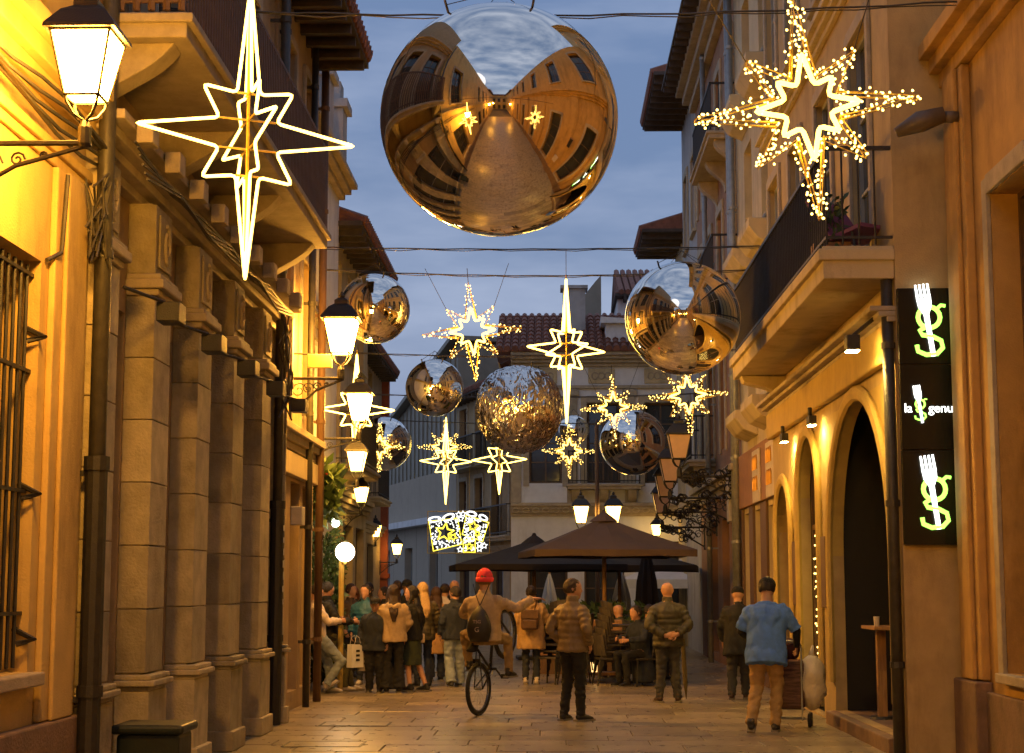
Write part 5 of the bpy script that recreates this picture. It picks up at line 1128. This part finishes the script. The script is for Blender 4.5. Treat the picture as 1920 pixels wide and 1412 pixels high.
def paperbag(label, loc, rz, m, w_=.3, h_=.36):
    t = thing('shopping_bag', label, 'bag', loc, rz); q = MB(); q.add([(-w_/2,-.06,0),(w_/2,-.06,0),(w_/2,.06,0),(-w_/2,.06,0),(-w_/2*.95,-.05,h_),(w_/2*.95,-.05,h_),(w_/2*.95,.05,h_),(-w_/2*.95,.05,h_)], [(0,3,2,1),(0,1,5,4),(1,2,6,5),(2,3,7,6),(3,0,4,7)]); o = q.build('bag_body', m, t); o.modifiers.new('thick', 'SOLIDIFY').thickness = .004
    for yy in (-.05, .05): q = MB(); q.tube([(-.07, yy, h_-.01), (-.04, yy, h_+.1), (0, yy*.4, h_+.14), (.04, yy, h_+.1), (.07, yy, h_-.01)], .004, 5); q.build('handle', WHT_C, t)
    q = MB()
    for j in range(3): q.box(-.04, .04, -.064, -.0605, .1+j*.07, .135+j*.07)
    if m is not OLIVE: q.build('print', BLKC, t)
WP = mat('white_paper', (.72, .72, .70), .7, .05, 5); 
paperbag('white paper shopping bag with dark print in the boy\'s hand', (BOY[0]-.30, BOY[1]-.10, .40), .9, WP, .26, .36)
paperbag('grey paper bag behind the white shopping bag', (BOY[0]-.15, BOY[1]+.04, .34), .3, mat('grey_paper', (.28, .25, .21), .8, .1, 5), .24, .34)
person('woman in beige hooded jacket and wide black trousers with long dark hair', G(736, 1299), 1.70, 8, BEIGE, BLKC, None, hair='long', hairc=(.035, .018, .012), bulk=1.22, hem=.82, flare=1.9, hood=True, group=GC, legm=1.08, pose=dict(elL=(-.26, .02, 1.13), wrL=(-.14, .2, 1.02), elR=(.26, .02, 1.13), wrR=(.18, .2, .98)))
person('woman with long black hair in black top, green skirt and bare legs', G(772, 1296), 1.68, 62, BLKC, None, None, hair='long', hairc=(.012, .009, .008), bulk=1.1, hem=.84, skirt=cloth('dark_green_skirt', (.03, .04, .02)), group=GC, eyes=True, headturn=40, pose=dict(anR=(.1, -.22, .085), knR=(.1, -.04, .5)))
q = MB(); q.box(-.11, .11, -.035, .035, 0, .15); o = q.build('handbag', mat('cream_leather', (.5, .38, .24), .5), bevel=.02); p = G(785, 1294); o.location = (p[0], p[1]-.2, .76); o.rotation_euler = (0, 0, .4); tag(o, 'small cream handbag hanging at the hip of the woman in black', 'handbag'); q = MB(); q.tube([(-.1, 0, .15), (-.12, .12, .62), (-.1, .2, .72)], .005, 5); q.tube([(.1, 0, .15), (.02, .12, .62), (-.08, .2, .72)], .005, 5); q.build('strap', IRON, o)
person('blonde woman in olive quilted jacket turned towards the beige hooded woman', G(792, 1288), 1.74, 25, cloth('olive_puffer', (.075, .06, .025), .6), DKBL, None, hair='long', hairc=(.45, .29, .12), puffer=True, bulk=1.2, hem=.78, group=GC)
person('woman in long tan coat with very long dark hair', G(817, 1276), 1.66, 15, TAN, DKBL, None, hair='long', hairc=(.05, .022, .012), bulk=1.15, hem=.50, flare=1.4, group=GC)
person('person in navy hooded jacket and pale jeans walking away', G(853, 1288), 1.67, 22, NAVY, DENIM, cloth('black_white_trainer', (.06, .06, .06), .6), hair='short', bulk=1.28, hem=.82, hood=True, group=GC, legm=1.25, flare=1.4, headturn=30, glasses=True, pose=dict(anL=(-.12, -.16, .10), knL=(-.11, .02, .5), anR=(.11, .08, .085), liftL=-18), build=1.04)
person('balding man in dark jacket behind the navy hooded person', G(851, 1262), 1.80, -10, BLKC, BLKC, None, hair=None, bulk=1.15, group=GC)
BGP = [('person with dark hair in grey jacket behind the teal jacket woman', 690, 1262, 1.74, 160, GREYT, 'short', (.02, .014, .01)), ('person with reddish hair behind the brown jacketed one', 663, 1258, 1.66, 140, OLIVE, 'bob', (.25, .08, .03)), ('young man in dark cap standing behind the beige hooded woman', 762, 1264, 1.80, 175, BLKC, 'short', (.02, .014, .01)), ('person with short brown hair behind the long haired beige woman', 744, 1262, 1.78, 20, NAVY, 'short', (.04, .02, .012)), ('person in white top behind the tan coat woman', 833, 1262, 1.72, -30, WHT_C, 'short', (.03, .018, .012)), ('person in black coat in the middle of the crowd', 720, 1268, 1.66, 100, BLKC, 'bob', (.02, .012, .01))]
for lb, u, v, h_, hd_, m_, hr_, hc_ in BGP: person(lb, G(u, v), h_, hd_, m_, BLKC, None, hair=hr_, hairc=hc_, bulk=1.15, group=GC, eyes=abs(hd_) > 90, hat=('cap', BLKC) if 'cap' in lb else None)
# seated people on the terrace
for k, (lb, si, m_, hr_, hat_) in enumerate((('seated person in dark jacket reaching over the stacked chairs', 0, NAVY, 'short', None), ('seated person in black with dark hair at the terrace table', 1, BLKC, 'short', None), ('seated bald person half hidden by the parasol pole', 2, OLIVE, None, None))):
    x, y, r = seats[si]
    person(lb, (x, y, -.0), 1.72, math.degrees(r), m_, BLKC, None, hair=hr_, hat=hat_, bulk=1.15, hem=.48 if False else .45, pose=dict(hip=.56, hy=-.04, lean=8, knL=(-.12, .40, .53), anL=(-.12, .36, .085), knR=(.12, .40, .53), anR=(.12, .34, .085), elL=(-.27, .12, .80), wrL=(-.12, .36, .78), elR=(.27, .12, .80), wrR=(.12, .38, .80)), group='people seated on the terrace')
# loaded trolley
tx = Vector(BM)+Vector((.36, .62, 0)); t = thing('shopping_trolley', 'two wheeled shopping trolley with tartan bag before the man in blue', 'trolley', tx, math.radians(-14)); PLAID = mat('tartan', (.13, .065, .045), .8, .75, 5, .2, 80, stretch=(1, 1, 9))
q = MB(); q.box(-.17, .17, -.14, .14, .22, .80); q.build('tartan_bag', PLAID, t, bevel=.05); q = MB(); q.box(-.18, -.171, -.1, .1, .25, .7); q.build('side_panel', cloth('wine_cloth', (.06, .012, .014)), t)
q = MB()
for sx in (-1, 1): q.tube([(sx*.15, -.18, .1), (sx*.15, -.17, .95), (sx*.12, -.30, 1.02)], .011, 6)
q.tube([(-.12, -.30, 1.02), (.12, -.30, 1.02)], .016, 6); q.tube([(-.22, .0, .1), (.22, .0, .1)], .009, 6); q.tube([(-.15, -.18, .1), (-.15, .2, .1), (.15, .2, .1), (.15, -.18, .1)], .009, 6); q.tube([(-.15, -.18, .2), (-.15, .2, .2), (.15, .2, .2), (.15, -.18, .2)], .008, 6); q.build('frame', PIPEG, t)
for sx in (-1, 1):
    for yy in (-.0, .17): q = MB(); q.tube([(sx*.2, yy, .085), (sx*.235, yy, .085)], .082, 16); q.build('wheel', MT['tyre_rubber'], t, smooth=False)
q = MB(); q.ball((0, 0, .26), (.15, .17, .30), 18, 14); q.v = [(x*(1+.13*math.sin(z*23+x*31)+.05*math.sin(z*61+y*40)), y*(1+.13*math.sin(z*19+y*37)+.05*math.sin(z*47-x*50)), z) for x, y, z in q.v]; q.tube([(0,0,.52), (0.02,0,.66)], [.04, .012], 8)
o = q.build('plastic_bag', mat('white_plastic', (.70, .60, .42), .4, .1, 9, .5, 30), smooth=True); o.scale = (1.15, 1.15, 1.1); o.location = tx+Vector((.25, -.02, .24)); tag(o, 'bulging white plastic bag hung on the side of the trolley', 'plastic bag')
q = MB(); q.ball((0, 0, .12), (.13, .16, .13), 16, 10); q.v = [(x*(1+.12*math.sin(z*30+x*20)), y*(1+.12*math.sin(z*25+y*23)), z) for x, y, z in q.v]; o = q.build('dark_bundle', cloth('wine_bundle', (.05, .012, .014)), smooth=True); o.location = tx+Vector((.02, .1, .80)); tag(o, 'dark red cloth bundle on top of the trolley', 'bundle')
TXT = [o for o in col.objects if o.type == 'FONT']
# ---- turn the limb assemblies into single surfaces
for o, vx, hq, it in REM:
    r = o.modifiers.new('remesh', 'REMESH'); r.mode = 'VOXEL'; r.voxel_size = vx; r.use_smooth_shade = True
    s_ = o.modifiers.new('smooth', 'SMOOTH'); s_.iterations = it; s_.factor = .5
dg = bpy.context.evaluated_depsgraph_get(); new = []
for o, vx, hq, it in REM: new.append(bpy.data.meshes.new_from_object(o.evaluated_get(dg)))
for (o, vx, hq, it), me in zip(REM, new):
    mt = o.data.materials[0]; o.modifiers.clear()
    if hq:
        import bmesh
        bm_ = bmesh.new(); bm_.from_mesh(me); hm = hq.mesh('hands'); bm_.from_mesh(hm); bm_.to_mesh(me); bm_.free()
        for p_ in me.polygons: p_.use_smooth = True
    nm = o.name.split('.')[0]
    if nm in ('jacket', 'coat', 'trousers', 'shirt', 'skirt', 'hair'):
        sd_ = Vector((hash(o.parent.name) % 97, 3, 5)) if False else Vector((len(o.parent.name)*7.3+o.parent.location.x*11, 3, 5))
        A_, fr = (.012, Vector((9, 9, 5))) if nm != 'hair' else (.009, Vector((70, 70, 12)))
        if nm == 'trousers': A_, fr = .011, Vector((8, 8, 13))
        nv_ = len(me.vertices); co = [0.0]*(3*nv_); no_ = [0.0]*(3*nv_); me.vertices.foreach_get('co', co); me.vertices.foreach_get('normal', no_)
        for i in range(0, 3*nv_, 3):
            n_ = noise.noise(Vector((co[i]*fr.x, co[i+1]*fr.y, co[i+2]*fr.z))+sd_); k_ = A_*((abs(n_)*2.6-.7) if nm != 'hair' else n_)
            co[i] += no_[i]*k_; co[i+1] += no_[i+1]*k_; co[i+2] += no_[i+2]*k_
        me.vertices.foreach_set('co', co); me.update()
    me.materials.clear(); me.materials.append(mt); o.data = me

for o in TXT:
    me = bpy.data.meshes.new_from_object(o.evaluated_get(dg)); n_ = bpy.data.objects.new(o.name, me); col.objects.link(n_); n_.parent = o.parent; n_.location = o.location; n_.rotation_euler = o.rotation_euler
    nm = o.name; bpy.data.objects.remove(o); n_.name = nm
